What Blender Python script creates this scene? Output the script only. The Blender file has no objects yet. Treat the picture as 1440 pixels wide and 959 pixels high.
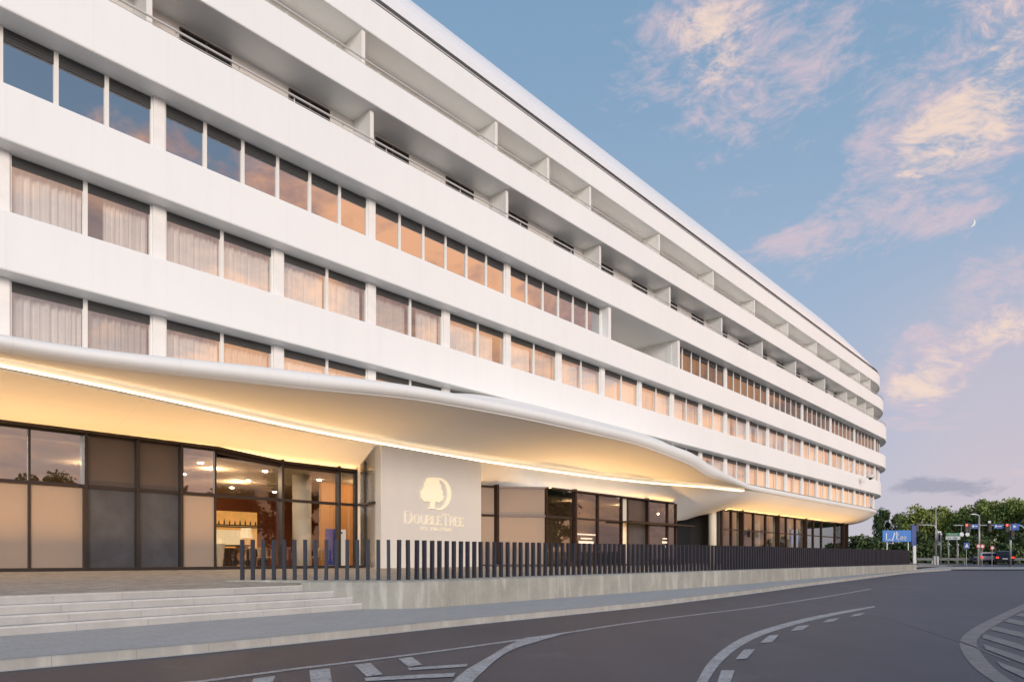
import bpy, math, random
import numpy as np
from math import sin, cos, pi, radians, sqrt, atan2, exp
from mathutils import Vector, Matrix
random.seed(7)
scn = bpy.context.scene
col = scn.collection

# ------------------------------------------------------------------ frames
F = 960.0; EYE = 1.4                       # lens constant (24 mm on 36 mm at 1440) and eye height
TH = math.atan(870 / 960.0); CT, ST = cos(TH), sin(TH)
ROTZ = pi / 2 - TH
D0 = 20.9                                  # distance of the facade line from the viewpoint
DW = 21.55                                 # line of the window glass
BAY = 3.844; S0 = 4.17                     # structural bay of the facade
BS, BD = 40.0, 26.0                        # base point of the hotel (along facade, from viewpoint)
def W(s, d, z=0.0):                        # facade frame -> world
    return Vector((-CT * d + ST * s, ST * d + CT * s, z))
def SD(X, Y):
    return (ST * X + CT * Y, -CT * X + ST * Y)
GK = [(-50, 0), (20, 0), (30, .17), (45, .35), (60, .55), (82, .8), (150, 1.0), (1200, 1.1)]
def lerpk(K, t):
    if t <= K[0][0]: return K[0][1]
    for (a, va), (b, vb) in zip(K, K[1:]):
        if t <= b: return va + (vb - va) * (t - a) / (b - a)
    return K[-1][1]
def g(Y): return lerpk(GK, Y)              # the street climbs gently away from the hotel door
def pchip(K, t):
    xs = [k[0] for k in K]; ys = [k[1] for k in K]; n = len(K)
    if t <= xs[0]: return ys[0]
    if t >= xs[-1]: return ys[-1]
    h = [xs[i + 1] - xs[i] for i in range(n - 1)]; dl = [(ys[i + 1] - ys[i]) / h[i] for i in range(n - 1)]
    def m(i):
        if i == 0: return dl[0]
        if i == n - 1: return dl[-1]
        if dl[i - 1] * dl[i] <= 0: return 0.0
        w1 = 2 * h[i] + h[i - 1]; w2 = h[i] + 2 * h[i - 1]
        return (w1 + w2) / (w1 / dl[i - 1] + w2 / dl[i])
    i = 0
    while t > xs[i + 1]: i += 1
    u = (t - xs[i]) / h[i]
    return ((1 + 2 * u) * (1 - u) ** 2 * ys[i] + u * (1 - u) ** 2 * h[i] * m(i)
            + u * u * (3 - 2 * u) * ys[i + 1] + u * u * (u - 1) * h[i] * m(i + 1))
def px_to_street(x, y):                          # image pixel cast onto the ground -> street position
    lo, hi = 4.0, 400.0
    for _ in range(60):
        m = (lo + hi) / 2
        if 786 + F * (EYE - g(m)) / m > y: lo = m
        else: hi = m
    return ((x - 720) / F * lo, lo)

# ------------------------------------------------------------------ objects
def props(o, label=None, cat=None, group=None, kind=None):
    if label: o['label'] = label
    if cat: o['category'] = cat
    if group: o['group'] = group
    if kind: o['kind'] = kind
    return o
def empty(name, loc, rz=0.0, label=None, cat=None, group=None):
    o = bpy.data.objects.new(name, None); col.objects.link(o)
    o.empty_display_size = .3
    o.location = loc; o.rotation_euler = (0, 0, rz)
    return props(o, label, cat, group)
class MB:
    def __init__(s, off=(0, 0, 0)): s.v = []; s.f = []; s.m = []; s.off = Vector(off)
    def vert(s, p): s.v.append(tuple(Vector(p) - s.off)); return len(s.v) - 1
    def face(s, idx, m=0): s.f.append(tuple(idx)); s.m.append(m)
    def poly(s, pts, m=0): s.face([s.vert(p) for p in pts], m)
    def box(s, x0, x1, y0, y1, z0, z1, m=0, M=None):
        P = [Vector((x, y, z)) for z in (z0, z1) for y in (y0, y1) for x in (x0, x1)]
        if M is not None: P = [M @ p for p in P]
        i = [s.vert(p) for p in P]
        for q in ((0, 2, 3, 1), (4, 5, 7, 6), (0, 1, 5, 4), (2, 6, 7, 3), (0, 4, 6, 2), (1, 3, 7, 5)):
            s.face([i[k] for k in q], m)
    def tube(s, pts, r, n=8, m=0, caps=True):
        pts = [Vector(p) for p in pts]; rings = []
        rr = r if isinstance(r, (list, tuple)) else [r] * len(pts)
        for k, p in enumerate(pts):
            t = (pts[min(k + 1, len(pts) - 1)] - pts[max(k - 1, 0)]).normalized()
            a = t.cross(Vector((0, 0, 1)))
            if a.length < 1e-3: a = Vector((1, 0, 0))
            a.normalize(); b = t.cross(a)
            rings.append([s.vert(p + a * rr[k] * cos(2 * pi * j / n) + b * rr[k] * sin(2 * pi * j / n)) for j in range(n)])
        for A, B in zip(rings, rings[1:]):
            for j in range(n): s.face((A[j], A[(j + 1) % n], B[(j + 1) % n], B[j]), m)
        if caps: s.face(rings[0][::-1], m); s.face(rings[-1], m)
    def grid(s, rows, m=0, closed=False):
        R = [[s.vert(p) for p in r] for r in rows]
        for A, B in zip(R, R[1:]):
            n = len(A)
            for j in range(n if closed else n - 1):
                s.face((A[j], A[(j + 1) % n], B[(j + 1) % n], B[j]), m)
        return R
    def build(s, name, mats, parent=None, smooth=False, fix=True, bevel=0, loc=None):
        me = bpy.data.meshes.new(name); me.from_pydata(s.v, [], s.f)
        if not isinstance(mats, (list, tuple)): mats = [mats]
        for m in mats: me.materials.append(m)
        me.polygons.foreach_set('material_index', s.m)
        if fix:
            import bmesh
            b = bmesh.new(); b.from_mesh(me)
            bmesh.ops.recalc_face_normals(b, faces=b.faces); b.to_mesh(me); b.free()
        if smooth: me.polygons.foreach_set('use_smooth', [True] * len(me.polygons))
        me.update()
        o = bpy.data.objects.new(name, me); col.objects.link(o)
        if parent is not None: o.parent = parent
        if loc is not None: o.location = loc
        if bevel:
            md = o.modifiers.new('bevel', 'BEVEL'); md.width = bevel; md.segments = 2; md.limit_method = 'ANGLE'
        return o
def copy_tree(o, parent=None):
    c = o.copy(); col.objects.link(c)
    if parent is not None: c.parent = parent
    for ch in [q for q in list(col.objects) if q.parent is o]: copy_tree(ch, c)
    return c

# ------------------------------------------------------------------ materials
class NT:
    def __init__(s, tree): s.t = tree; s.n = tree.nodes; s.l = tree.links
    def new(s, ty, **kw):
        n = s.n.new(ty)
        for k, v in kw.items(): setattr(n, k, v)
        return n
    def put(s, sock, v):
        if hasattr(v, 'is_linked') or hasattr(v, 'links'): s.l.new(v, sock)
        else: sock.default_value = v
    def math(s, op, a, b=0.0, c=None, clamp=False):
        n = s.new('ShaderNodeMath', operation=op); n.use_clamp = clamp
        s.put(n.inputs[0], a); s.put(n.inputs[1], b)
        if c is not None: s.put(n.inputs[2], c)
        return n.outputs[0]
    def mix(s, f, a, b, bt='MIX'):
        n = s.new('ShaderNodeMix', data_type='RGBA', blend_type=bt)
        s.put(n.inputs[0], f); s.put(n.inputs[6], a); s.put(n.inputs[7], b)
        return n.outputs[2]
    def noise(s, vec, scale, detail=5, rough=.55, dist=0.0):
        n = s.new('ShaderNodeTexNoise'); s.put(n.inputs['Vector'], vec)
        n.inputs['Scale'].default_value = scale; n.inputs['Detail'].default_value = detail
        n.inputs['Roughness'].default_value = rough; n.inputs['Distortion'].default_value = dist
        return n.outputs['Fac']
    def ramp(s, f, stops, interp='LINEAR'):
        n = s.new('ShaderNodeValToRGB'); s.put(n.inputs[0], f); e = n.color_ramp.elements
        n.color_ramp.interpolation = interp
        while len(e) < len(stops): e.new(.5)
        for q, (p, c) in zip(e, stops):
            q.position = p; q.color = (c[0], c[1], c[2], 1) if hasattr(c, '__len__') else (c, c, c, 1)
        return n.outputs[0]
    def rng(s, v, a, b, c=0.0, d=1.0, smooth=False):
        n = s.new('ShaderNodeMapRange'); s.put(n.inputs[0], v)
        if smooth: n.interpolation_type = 'SMOOTHSTEP'
        for i, q in enumerate((a, b, c, d)): n.inputs[i + 1].default_value = q
        return n.outputs[0]
def C(c): return (c[0], c[1], c[2], 1.0)
def newmat(name):
    m = bpy.data.materials.new(name); m.use_nodes = True
    t = NT(m.node_tree); b = t.n['Principled BSDF']
    return m, t, b
def mat(name, c, rough=.6, metal=0.0, var=.0, scale=3.0, bump=0.0, bscale=40.0, stretch=None, emit=None, es=0, spec=None, dirt=None):
    m, t, b = newmat(name)
    b.inputs['Roughness'].default_value = rough; b.inputs['Metallic'].default_value = metal
    if spec is not None: b.inputs['Specular IOR Level'].default_value = spec
    tc = t.new('ShaderNodeTexCoord').outputs['Object']
    if stretch:
        mp = t.new('ShaderNodeMapping'); t.l.new(tc, mp.inputs[0]); mp.inputs['Scale'].default_value = stretch; tc = mp.outputs[0]
    if var:
        n = t.noise(tc, scale, 8, .6)
        lo = C([x * (1 - var) for x in c]); hi = C([min(1, x * (1 + var)) for x in c])
        cc = t.mix(t.rng(n, .3, .7), lo, hi)
        if dirt:
            n2 = t.noise(tc, dirt[1], 6, .65)
            cc = t.mix(t.math('MULTIPLY', t.rng(n2, dirt[2], dirt[3]), dirt[4]), cc, C(dirt[0]))
        t.l.new(cc, b.inputs['Base Color'])
    else: b.inputs['Base Color'].default_value = C(c)
    if bump:
        n = t.noise(tc, bscale, 4, .6); bn = t.new('ShaderNodeBump')
        bn.inputs['Strength'].default_value = bump; bn.inputs['Distance'].default_value = .02
        t.l.new(n, bn.inputs['Height']); t.l.new(bn.outputs[0], b.inputs['Normal'])
    if emit:
        b.inputs['Emission Color'].default_value = C(emit); b.inputs['Emission Strength'].default_value = es
    return m
def glass(name, tint, refl, base=.3, k=.9, rough=0.0):
    m = bpy.data.materials.new(name); m.use_nodes = True; t = NT(m.node_tree); t.n.clear()
    out = t.new('ShaderNodeOutputMaterial'); tr = t.new('ShaderNodeBsdfTransparent'); gl = t.new('ShaderNodeBsdfGlossy')
    tr.inputs[0].default_value = C(tint); gl.inputs[0].default_value = C(refl); gl.inputs['Roughness'].default_value = rough
    tc = t.new('ShaderNodeTexCoord').outputs['Object']
    n = t.noise(tc, .55, 1, .4); bn = t.new('ShaderNodeBump'); bn.inputs['Strength'].default_value = .12; bn.inputs['Distance'].default_value = .02
    t.l.new(n, bn.inputs['Height']); t.l.new(bn.outputs[0], gl.inputs['Normal'])
    fr = t.new('ShaderNodeFresnel'); fr.inputs[0].default_value = 1.5
    f = t.math('ADD', t.math('MULTIPLY', fr.outputs[0], k), base, clamp=True)
    mx = t.new('ShaderNodeMixShader'); t.l.new(f, mx.inputs[0]); t.l.new(tr.outputs[0], mx.inputs[1]); t.l.new(gl.outputs[0], mx.inputs[2])
    t.l.new(mx.outputs[0], out.inputs[0]); return m
def emis(name, c, s):
    m = bpy.data.materials.new(name); m.use_nodes = True; t = NT(m.node_tree); t.n.clear()
    out = t.new('ShaderNodeOutputMaterial'); e = t.new('ShaderNodeEmission'); e.inputs[0].default_value = C(c); e.inputs[1].default_value = s
    t.l.new(e.outputs[0], out.inputs[0]); return m

def facade_mat(name, c, joints=True, rough=.42, period=BAY / 2, amt=.07):
    m, t, b = newmat(name)
    tc = t.new('ShaderNodeTexCoord').outputs['Object']
    sp = t.new('ShaderNodeSeparateXYZ'); t.l.new(tc, sp.inputs[0])
    n = t.noise(tc, .25, 6, .6); mp = t.new('ShaderNodeMapping'); t.l.new(tc, mp.inputs[0]); mp.inputs['Scale'].default_value = (2.2, 2.2, .25)
    n2 = t.noise(mp.outputs[0], 1.2, 5, .6)
    cc = t.mix(t.rng(n, .3, .7), C([x * .975 for x in c]), C([min(1, x * 1.02) for x in c]))
    cc = t.mix(t.math('MULTIPLY', t.rng(n2, .5, .8), .06), cc, C((.45, .43, .4)))
    if joints:
        pp = t.math('PINGPONG', t.math('ADD', sp.outputs[0], BS - S0 + 96.1), period / 2)
        j = t.rng(pp, .0, .022, 1.0, 0.0)
        cc = t.mix(t.math('MULTIPLY', j, amt), cc, C((.35, .34, .33)))
    t.l.new(cc, b.inputs['Base Color']); b.inputs['Roughness'].default_value = rough
    return m

M = {}
M['white'] = facade_mat('white_facade_panel', (.85, .855, .84))
M['roof'] = facade_mat('white_roof_shell', (.82, .82, .83), rough=.3)
M['canopy'] = facade_mat('canopy_render', (.78, .775, .755), rough=.7, period=BAY, amt=.16)
M['frame'] = mat('white_window_frame', (.78, .755, .71), .45)
M['pillar'] = mat('pale_pillar', (.82, .80, .77), .5, var=.04)
M['soffit'] = mat('balcony_wall_paint', (.86, .82, .76), .7, var=.05, scale=.8)
M['balcony'] = mat('divider_paint', (.76, .74, .70), .6)
M['rail'] = mat('pale_rail_metal', (.66, .63, .6), .35, metal=.2)
M['groove'] = mat('roof_groove_dark', (.10, .09, .08), .6)
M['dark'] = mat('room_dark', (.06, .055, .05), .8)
M['curtain'] = mat('sheer_curtain', (.92, .88, .83), .8, var=.1, scale=1.5, stretch=(6, 6, .2))
M['curtain3'] = mat('ivory_curtain', (.70, .67, .62), .8, var=.14, scale=1.5, stretch=(7, 7, .2))
M['soffitrefl'] = mat('dark_soffit_reflection', (.060, .062, .062), .35, var=.2, scale=.8)  # dark tone imitating the soffit mirrored at each window head
M['curtain2'] = mat('grey_curtain', (.36, .31, .28), .8, var=.12, scale=1.5, stretch=(6, 6, .2))
M['win'] = glass('window_glass', (.94, .95, .96), (.97, .96, .95), .35, 1.0)
M['winA'] = glass('coated_window_glass', (.30, .31, .33), (.95, .94, .95), .50, 1.0)
M['winA2'] = glass('low_reflection_window_glass', (.5, .48, .46), (.8, .76, .74), .16, .9)  # less reflective pane for the upper row past the loggia
M['shop'] = glass('shop_glass', (.85, .83, .80), (.9, .9, .9), .06, 1.0)
M['shopm'] = glass('mirror_shop_glass', (.8, .78, .75), (.9, .9, .9), .34, .8)
M['shopdark'] = glass('tinted_shop_glass', (.45, .43, .4), (.85, .85, .85), .16, 1.0)
M['mull'] = mat('dark_bronze_mullion', (.028, .022, .020), .4, metal=.3)
M['fin'] = mat('bronze_fin', (.045, .030, .024), .35, metal=.6)
M['blind'] = mat('beige_blind', (.25, .20, .165), .8, var=.03, scale=.7)
M['slate'] = mat('charcoal_door_panel', (.042, .045, .055), .45, var=.25, scale=1.6)
M['brownp'] = mat('brown_spandrel_panel', (.07, .055, .047), .35, var=.06, scale=1)
M['led'] = emis('warm_led', (1, .74, .46), 5)
M['cove'] = emis('warm_cove', (1, .58, .21), 14)
M['signwall'] = mat('sign_wall_stone', (.64, .61, .565), .55, var=.03, scale=.8)
M['logo'] = mat('lit_logo_metal', (.82, .74, .56), .4, emit=(1, .84, .56), es=.24)
M['letter'] = mat('champagne_letter', (.74, .66, .52), .4, emit=(1, .86, .62), es=.22)
M['slat'] = mat('dark_steel_post', (.020, .024, .038), .5)
M['red_wall'] = mat('red_brown_panelling', (.34, .10, .045), .5, var=.15, scale=1.2)
M['lceil'] = mat('lobby_ceiling_paint', (.60, .50, .38), .8)
M['lfloor'] = mat('lobby_floor', (.20, .15, .11), .25)
M['column'] = mat('cream_column', (.66, .60, .50), .6)
M['bulb'] = emis('downlight_bulb', (1, .86, .62), 30)
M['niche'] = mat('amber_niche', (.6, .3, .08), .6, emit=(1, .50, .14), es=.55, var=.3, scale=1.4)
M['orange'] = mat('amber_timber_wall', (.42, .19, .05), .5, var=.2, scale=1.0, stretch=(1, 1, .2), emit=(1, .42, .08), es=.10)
M['wood'] = mat('light_wood', (.42, .22, .09), .5, var=.2, scale=5)
M['wooddark'] = mat('dark_wood', (.05, .03, .02), .4)
M['chair'] = mat('chair_fabric', (.38, .25, .16), .8)
M['shade'] = mat('lamp_shade', (.75, .66, .5), .7, emit=(1, .75, .42), es=.6)
M['blue'] = mat('royal_blue', (.02, .03, .30), .5)
M['whitep'] = mat('white_paint', (.75, .75, .73), .5)
M['black'] = mat('black_plastic', (.015, .015, .017), .4)
M['steel'] = mat('galvanised_steel', (.42, .43, .43), .45, metal=.5)
M['trunk'] = mat('bark', (.09, .065, .045), .9, var=.3, scale=4)

# concrete, steps, paving, road
def concrete(name, c, stain, joint=None):
    m, t, b = newmat(name)
    tc = t.new('ShaderNodeTexCoord').outputs['Object']
    n = t.noise(tc, 1.1, 8, .65); n2 = t.noise(tc, 14, 6, .7)
    mp = t.new('ShaderNodeMapping'); t.l.new(tc, mp.inputs[0]); mp.inputs['Scale'].default_value = (1.6, 1.6, .22)
    n3 = t.noise(mp.outputs[0], 2.0, 5, .6)
    cc = t.mix(t.rng(n, .3, .7), C([x * .82 for x in c]), C([x * 1.12 for x in c]))
    cc = t.mix(t.math('MULTIPLY', t.rng(n2, .35, .7), .22), cc, C([x * .6 for x in c]))
    cc = t.mix(t.math('MULTIPLY', t.rng(n3, .50, .66), stain), cc, C((.62, .60, .54)))
    if joint:
        sp = t.new('ShaderNodeSeparateXYZ'); t.l.new(tc, sp.inputs[0])
        q = t.math('ADD', t.math('MULTIPLY', sp.outputs[0], cos(joint[0])), t.math('MULTIPLY', sp.outputs[1], sin(joint[0])))
        q = t.math('ADD', q, 200.0)
        cc = t.mix(t.math('MULTIPLY', t.rng(t.math('PINGPONG', q, joint[1] / 2), .003, .010, 1, 0), .4), cc, C([x * .3 for x in c]))
        wn = t.new('ShaderNodeTexWhiteNoise', noise_dimensions='1D'); t.l.new(t.math('FLOOR', t.math('DIVIDE', q, joint[1])), wn.inputs['W'])
        cc = t.mix(t.math('MULTIPLY', wn.outputs['Value'], .14), cc, C([x * .6 for x in c]))
    t.l.new(cc, b.inputs['Base Color']); b.inputs['Roughness'].default_value = .8
    bn = t.new('ShaderNodeBump'); bn.inputs['Strength'].default_value = .3; bn.inputs['Distance'].default_value = .01
    t.l.new(n2, bn.inputs['Height']); t.l.new(bn.outputs[0], b.inputs['Normal'])
    return m
M['wallc'] = concrete('stained_concrete', (.33, .32, .28), .4)
M['step'] = concrete('granite_step', (.46, .445, .425), .12, (.92, 1.25))
M['nose'] = mat('pale_step_edge', (.54, .525, .505), .7, var=.1, scale=6)  # slightly paler strip along each step nosing, also the gutter line
M['kerb'] = concrete('kerb_stone', (.36, .345, .315), .3, (.78, 1.0))
def slabs(name, c, rot, size, mort=.012, var=.14, bscale=3):
    m, t, b = newmat(name)
    tc = t.new('ShaderNodeTexCoord').outputs['Object']
    mp = t.new('ShaderNodeMapping'); t.l.new(tc, mp.inputs[0]); mp.inputs['Rotation'].default_value = (0, 0, rot)
    br = t.new('ShaderNodeTexBrick'); t.l.new(mp.outputs[0], br.inputs['Vector'])
    br.inputs['Color1'].default_value = C([x * (1 - var) for x in c]); br.inputs['Color2'].default_value = C([x * (1 + var) for x in c])
    br.inputs['Mortar'].default_value = C([x * .55 for x in c]); br.inputs['Scale'].default_value = 1
    br.inputs['Brick Width'].default_value = size; br.inputs['Row Height'].default_value = size * .5; br.inputs['Mortar Size'].default_value = mort
    n = t.noise(tc, .9, 8, .65); n2 = t.noise(tc, 30, 4, .7)
    cc = t.mix(t.rng(n, .3, .7, .0, .35), br.outputs[0], C([x * .72 for x in c]))
    cc = t.mix(t.rng(n2, .4, .7, 0, .18), cc, C([x * .5 for x in c]))
    t.l.new(cc, b.inputs['Base Color']); b.inputs['Roughness'].default_value = .75
    return m
M['pave'] = slabs('grey_paving', (.42, .427, .425), -.86, .5, .006, .04)
M['terrace'] = slabs('beige_terrace_paving', (.40, .36, .31), -.84, .24, .006, .3)
def asphalt():
    m, t, b = newmat('asphalt')
    tc = t.new('ShaderNodeTexCoord').outputs['Object']
    n = t.noise(tc, .16, 7, .6); n2 = t.noise(tc, 26, 5, .8); n3 = t.noise(tc, 1.3, 6, .6)
    mp = t.new('ShaderNodeMapping'); t.l.new(tc, mp.inputs[0]); mp.inputs['Rotation'].default_value = (0, 0, .80); mp.inputs['Scale'].default_value = (1, .05, 1)
    n4 = t.noise(mp.outputs[0], 1.1, 4, .6)
    cc = t.mix(t.rng(n, .35, .65), C((.024, .025, .044)), C((.042, .042, .068)))
    cc = t.mix(t.rng(n4, .42, .62, 0, .6), cc, C((.020, .020, .034)))
    n5 = t.noise(tc, .42, 5, .7, 1.2); cc = t.mix(t.rng(n5, .58, .68, 0, .5), cc, C((.10, .095, .105)))
    n6 = t.noise(tc, .9, 3, .5); cc = t.mix(t.rng(n6, .64, .70, 0, .55), cc, C((.03, .028, .036)))
    vo = t.new('ShaderNodeTexVoronoi', feature='DISTANCE_TO_EDGE'); t.l.new(tc, vo.inputs['Vector']); vo.inputs['Scale'].default_value = .22
    wn = t.new('ShaderNodeTexNoise'); t.l.new(tc, wn.inputs['Vector']); wn.inputs['Scale'].default_value = 1.4; wn.inputs['Detail'].default_value = 6
    wa = t.new('ShaderNodeVectorMath', operation='MULTIPLY_ADD'); t.l.new(wn.outputs['Color'], wa.inputs[0]); wa.inputs[1].default_value = (1.6, 1.6, 0); t.l.new(tc, wa.inputs[2]); t.l.new(wa.outputs[0], vo.inputs['Vector'])
    cc = t.mix(t.math('MULTIPLY', t.rng(vo.outputs['Distance'], .0, .005, 1, 0), t.rng(n3, .42, .55, 0, .6)), cc, C((.02, .02, .025)))
    cc = t.mix(t.rng(n3, .45, .75, 0, .3), cc, C((.058, .055, .075)))
    cc = t.mix(t.rng(n2, .45, .72, 0, .6), cc, C((.10, .10, .12)))
    t.l.new(cc, b.inputs['Base Color']); b.inputs['Roughness'].default_value = .52
    bn = t.new('ShaderNodeBump'); bn.inputs['Strength'].default_value = .45; bn.inputs['Distance'].default_value = .01
    t.l.new(n2, bn.inputs['Height']); t.l.new(bn.outputs[0], b.inputs['Normal'])
    return m
M['road'] = asphalt()
M['grass'] = mat('verge_grass', (.05, .07, .025), .9, var=.4, scale=.6)
def paint(name, c, wear):
    m, t, b = newmat(name)
    tc = t.new('ShaderNodeTexCoord').outputs['Object']
    n = t.noise(tc, 2, 8, .75); n2 = t.noise(tc, 17, 6, .8)
    cc = t.mix(t.rng(n, .3, .7), C(c), C([x * .55 for x in c]))
    cc = t.mix(t.math('MULTIPLY', t.rng(n2, .52, .58), wear), cc, C((.1, .095, .1)))
    t.l.new(cc, b.inputs['Base Color']); b.inputs['Roughness'].default_value = .65
    return m
M['paint'] = paint('road_paint', (.52, .52, .53), .7)
M['paint_old'] = paint('worn_road_paint', (.27, .255, .26), .6)

def leafmat(name, c1, c2):
    m, t, b = newmat(name)
    tc = t.new('ShaderNodeTexCoord').outputs['Object']
    n = t.noise(tc, .55, 4, .6); n2 = t.noise(tc, 5, 2, .6)
    cc = t.mix(t.rng(n, .35, .65), C(c1), C(c2)); cc = t.mix(t.rng(n2, .3, .7, 0, .5), cc, C([x * .45 for x in c1]))
    t.l.new(cc, b.inputs['Base Color']); b.inputs['Roughness'].default_value = .7
    b.inputs['Subsurface Weight'].default_value = 0
    return m
LEAF = [leafmat('leaves_light_green', (.22, .27, .05), (.38, .40, .09)), leafmat('leaves_mid_green', (.15, .21, .045), (.28, .33, .08)),
        leafmat('leaves_dark_green', (.06, .10, .03), (.12, .17, .05))]

# ------------------------------------------------------------------ the hotel
hotel = empty('hotel_building', W(BS, BD, 0), ROTZ, 'long white hotel with curved ribbon storeys and a glowing swooping entrance canopy', 'building')
R_END = 15.0
def hpos(s, d, z, se):                     # straight facade, then the rounded far end
    if s <= se: p = (s, d)
    else:
        a = (s - se) / R_END; r = R_END + (D0 - d)
        p = (se + r * sin(a), D0 + R_END - r * cos(a))
    return Vector((p[0] - BS, p[1] - BD, z))
def hl(s, d, z): return Vector((s - BS, d - BD, z))
def svals(se, s_left=-10, arc=165, step=5.0):
    L = list(np.arange(s_left, se, 6.0)) + [se]
    return [float(q) for q in L] + [se + R_END * radians(a) for a in np.arange(step, arc + .1, step)]
def sweep(profile, se, name, m, sv=None, closed=True, smooth=False, bevel=0, zfun=None):
    b = MB(); sv = sv or svals(se)
    rows = [[hpos(s, d, z if zfun is None else zfun(s, z), se) for (d, z) in profile] for s in sv]
    R = b.grid(rows, closed=closed)
    if closed: b.face(R[0]); b.face(R[-1][::-1])
    return b.build(name, m, hotel, smooth=smooth, bevel=bevel)
SEND = {2: 83.4, 3: 85.4, 4: 85.2, 5: 86.0, 6: 87.0}
BANDS = {2: (20.9, 8.64, 10.15), 3: (20.9, 11.91, 13.34), 4: (20.8, 15.12, 16.74), 5: (21.3, 18.65, 19.96), 6: (21.9, 21.85, 23.15)}
for k, (D, zb, zt) in BANDS.items():
    th = .95 if k < 4 else .25
    pr = [(D, zb), (D, zt), (D + th, zt), (D + th, zb + .4), (25.0, zb + .4), (25.0, zb)]
    o = sweep(pr, SEND[k], 'facade_band', M['white'], bevel=.05)
    o['label'] = {2: 'white facade band above the first-floor windows', 3: 'white facade band between the two upper window rows', 4: 'white parapet band of the lower balconies',
                  5: 'white parapet band of the upper balconies', 6: 'topmost white parapet band below the roof'}[k]
def hwall(s0, s1, d0, d1, z0, z1, name, m, bevel=0, b=None):
    b2 = b or MB(); b2.box(s0 - BS, s1 - BS, d0 - BD, d1 - BD, z0, z1)
    return None if b else b2.build(name, m, hotel, bevel=bevel)
# level 1 floor slab (behind the canopy)
hwall(-10, 11.5, 21.5, 25.2, 6.86, 6.93, 'floor_slab', M['soffit'])
sweep([(21.5, 6.74), (21.5, 6.93), (25.2, 6.93), (25.2, 6.74)], 81.5, 'floor_slab', M['soffit'], sv=[q for q in svals(81.5, 42.0)])
# roof shell with dark groove below
def rz(s, z):
    if z <= 23.5: return z
    h = z - 23.5; t = (s - 69) / 17.5
    return 23.5 + (h if t <= 0 else h * sqrt(max(0.0, 1 - min(1, t) ** 2)))
rsv = [float(q) for q in np.arange(-10, 66, 6)] + [float(q) for q in np.arange(66, 86.6, .5)] + [88.0, 90., 95., 100., 108., 116., 124.]
sweep([(22.0, 23.5), (22.02, 23.75), (22.12, 24.15), (22.32, 24.6), (22.62, 25.05), (22.95, 25.42), (23.5, 25.65), (24.6, 25.8), (30, 25.9), (34.5, 25.9), (34.5, 23.5)],
      87.0, 'roof_shell', M['roof'], sv=rsv, smooth=False, zfun=rz)
sweep([(22.35, 22.6), (22.35, 23.52), (23.0, 23.52), (23.0, 22.6)], 87.0, 'roof_groove', M['groove'])
# back walls behind the window rows
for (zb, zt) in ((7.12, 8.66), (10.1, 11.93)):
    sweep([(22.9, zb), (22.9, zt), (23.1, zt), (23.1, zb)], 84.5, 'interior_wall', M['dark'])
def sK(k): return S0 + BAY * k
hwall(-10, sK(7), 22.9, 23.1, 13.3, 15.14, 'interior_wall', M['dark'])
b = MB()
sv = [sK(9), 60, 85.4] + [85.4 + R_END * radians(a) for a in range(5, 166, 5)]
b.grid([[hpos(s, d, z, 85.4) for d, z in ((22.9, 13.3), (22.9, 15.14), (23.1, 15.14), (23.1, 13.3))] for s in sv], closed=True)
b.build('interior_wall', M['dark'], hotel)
# loggia cut into the upper window row
hwall(sK(7) - .0, sK(9) + .0, 24.7, 24.9, 13.0, 15.3, 'loggia_wall', M['soffit'])
hwall(sK(7) - .12, sK(7) + .14, 21.0, 24.75, 13.345, 15.115, 'loggia_side_wall', M['pillar'])
hwall(sK(9) - .14, sK(9) + .12, 21.0, 24.75, 13.345, 15.115, 'loggia_side_wall', M['pillar'])
# balcony rows
for (kb, rec, name) in ((4, 1.9, 'balcony_wall'), (5, 1.9, 'balcony_wall')):
    D, zb, zt = BANDS[kb]; D2, zb2, zt2 = BANDS[kb + 1]
    sweep([(D + rec, zb + .38), (D + rec, zb2 + .02), (D + rec + .15, zb2 + .02), (D + rec + .15, zb + .38)], SEND[kb] - 1, name, M['soffit'])
def finrow(S, D, dback, z0, z1):
    for i, s in enumerate(S):
        b = MB(); w = .085
        se = 85.0
        P = []
        for z in (z0, z1):
            for (q, d) in ((s - w, D), (s + w, D), (s + w, dback), (s - w, dback)): P.append(hpos(q, d, z, se))
        idx = [b.vert(p) for p in P]
        for f in ((0, 3, 2, 1), (4, 5, 6, 7), (0, 1, 5, 4), (1, 2, 6, 5), (2, 3, 7, 6), (3, 0, 4, 7)): b.face([idx[q] for q in f])
        b.build('balcony_divider', M['balcony'], hotel)
def s_at(x, d): return (F * d / (CT * (1590 - x)) - ST * d) / CT
finrow([.9] + [s_at(x, 21.6) for x in (210, 523, 713, 844, 942, 1015, 1072, 1119, 1160, 1191, 1204, 1217, 1228)], 21.6, 22.75, 15.5, 18.67)
finrow([1.0, 8.4] + [s_at(x, 22.0) for x in (511, 698, 771, 830, 927, 1003, 1061, 1108, 1148, 1180, 1209, 1224)], 22.0, 23.25, 19.0, 21.87)
for kb, n in ((4, 'handrail'), (5, 'handrail'), (6, 'handrail')):
    D, zb, zt = BANDS[kb]; b = MB(); se = SEND[kb]
    sv = svals(se, arc=100, step=4)
    h = .23 if kb < 6 else .09
    b.tube([hpos(s, D + .06, zt + h, se) for s in sv], .034, 6)
    if kb < 6: b.tube([hpos(s, D + .12, zt + h * .45, se) for s in sv], .012, 5)
    s = -9.0
    while s < se:
        b.tube([hpos(s, D + .12, zt - .02, se), hpos(s, D + .12, zt + h, se)], .02, 5); s += BAY / 2
    b.build(n, M['rail'], hotel, smooth=True)
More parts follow.
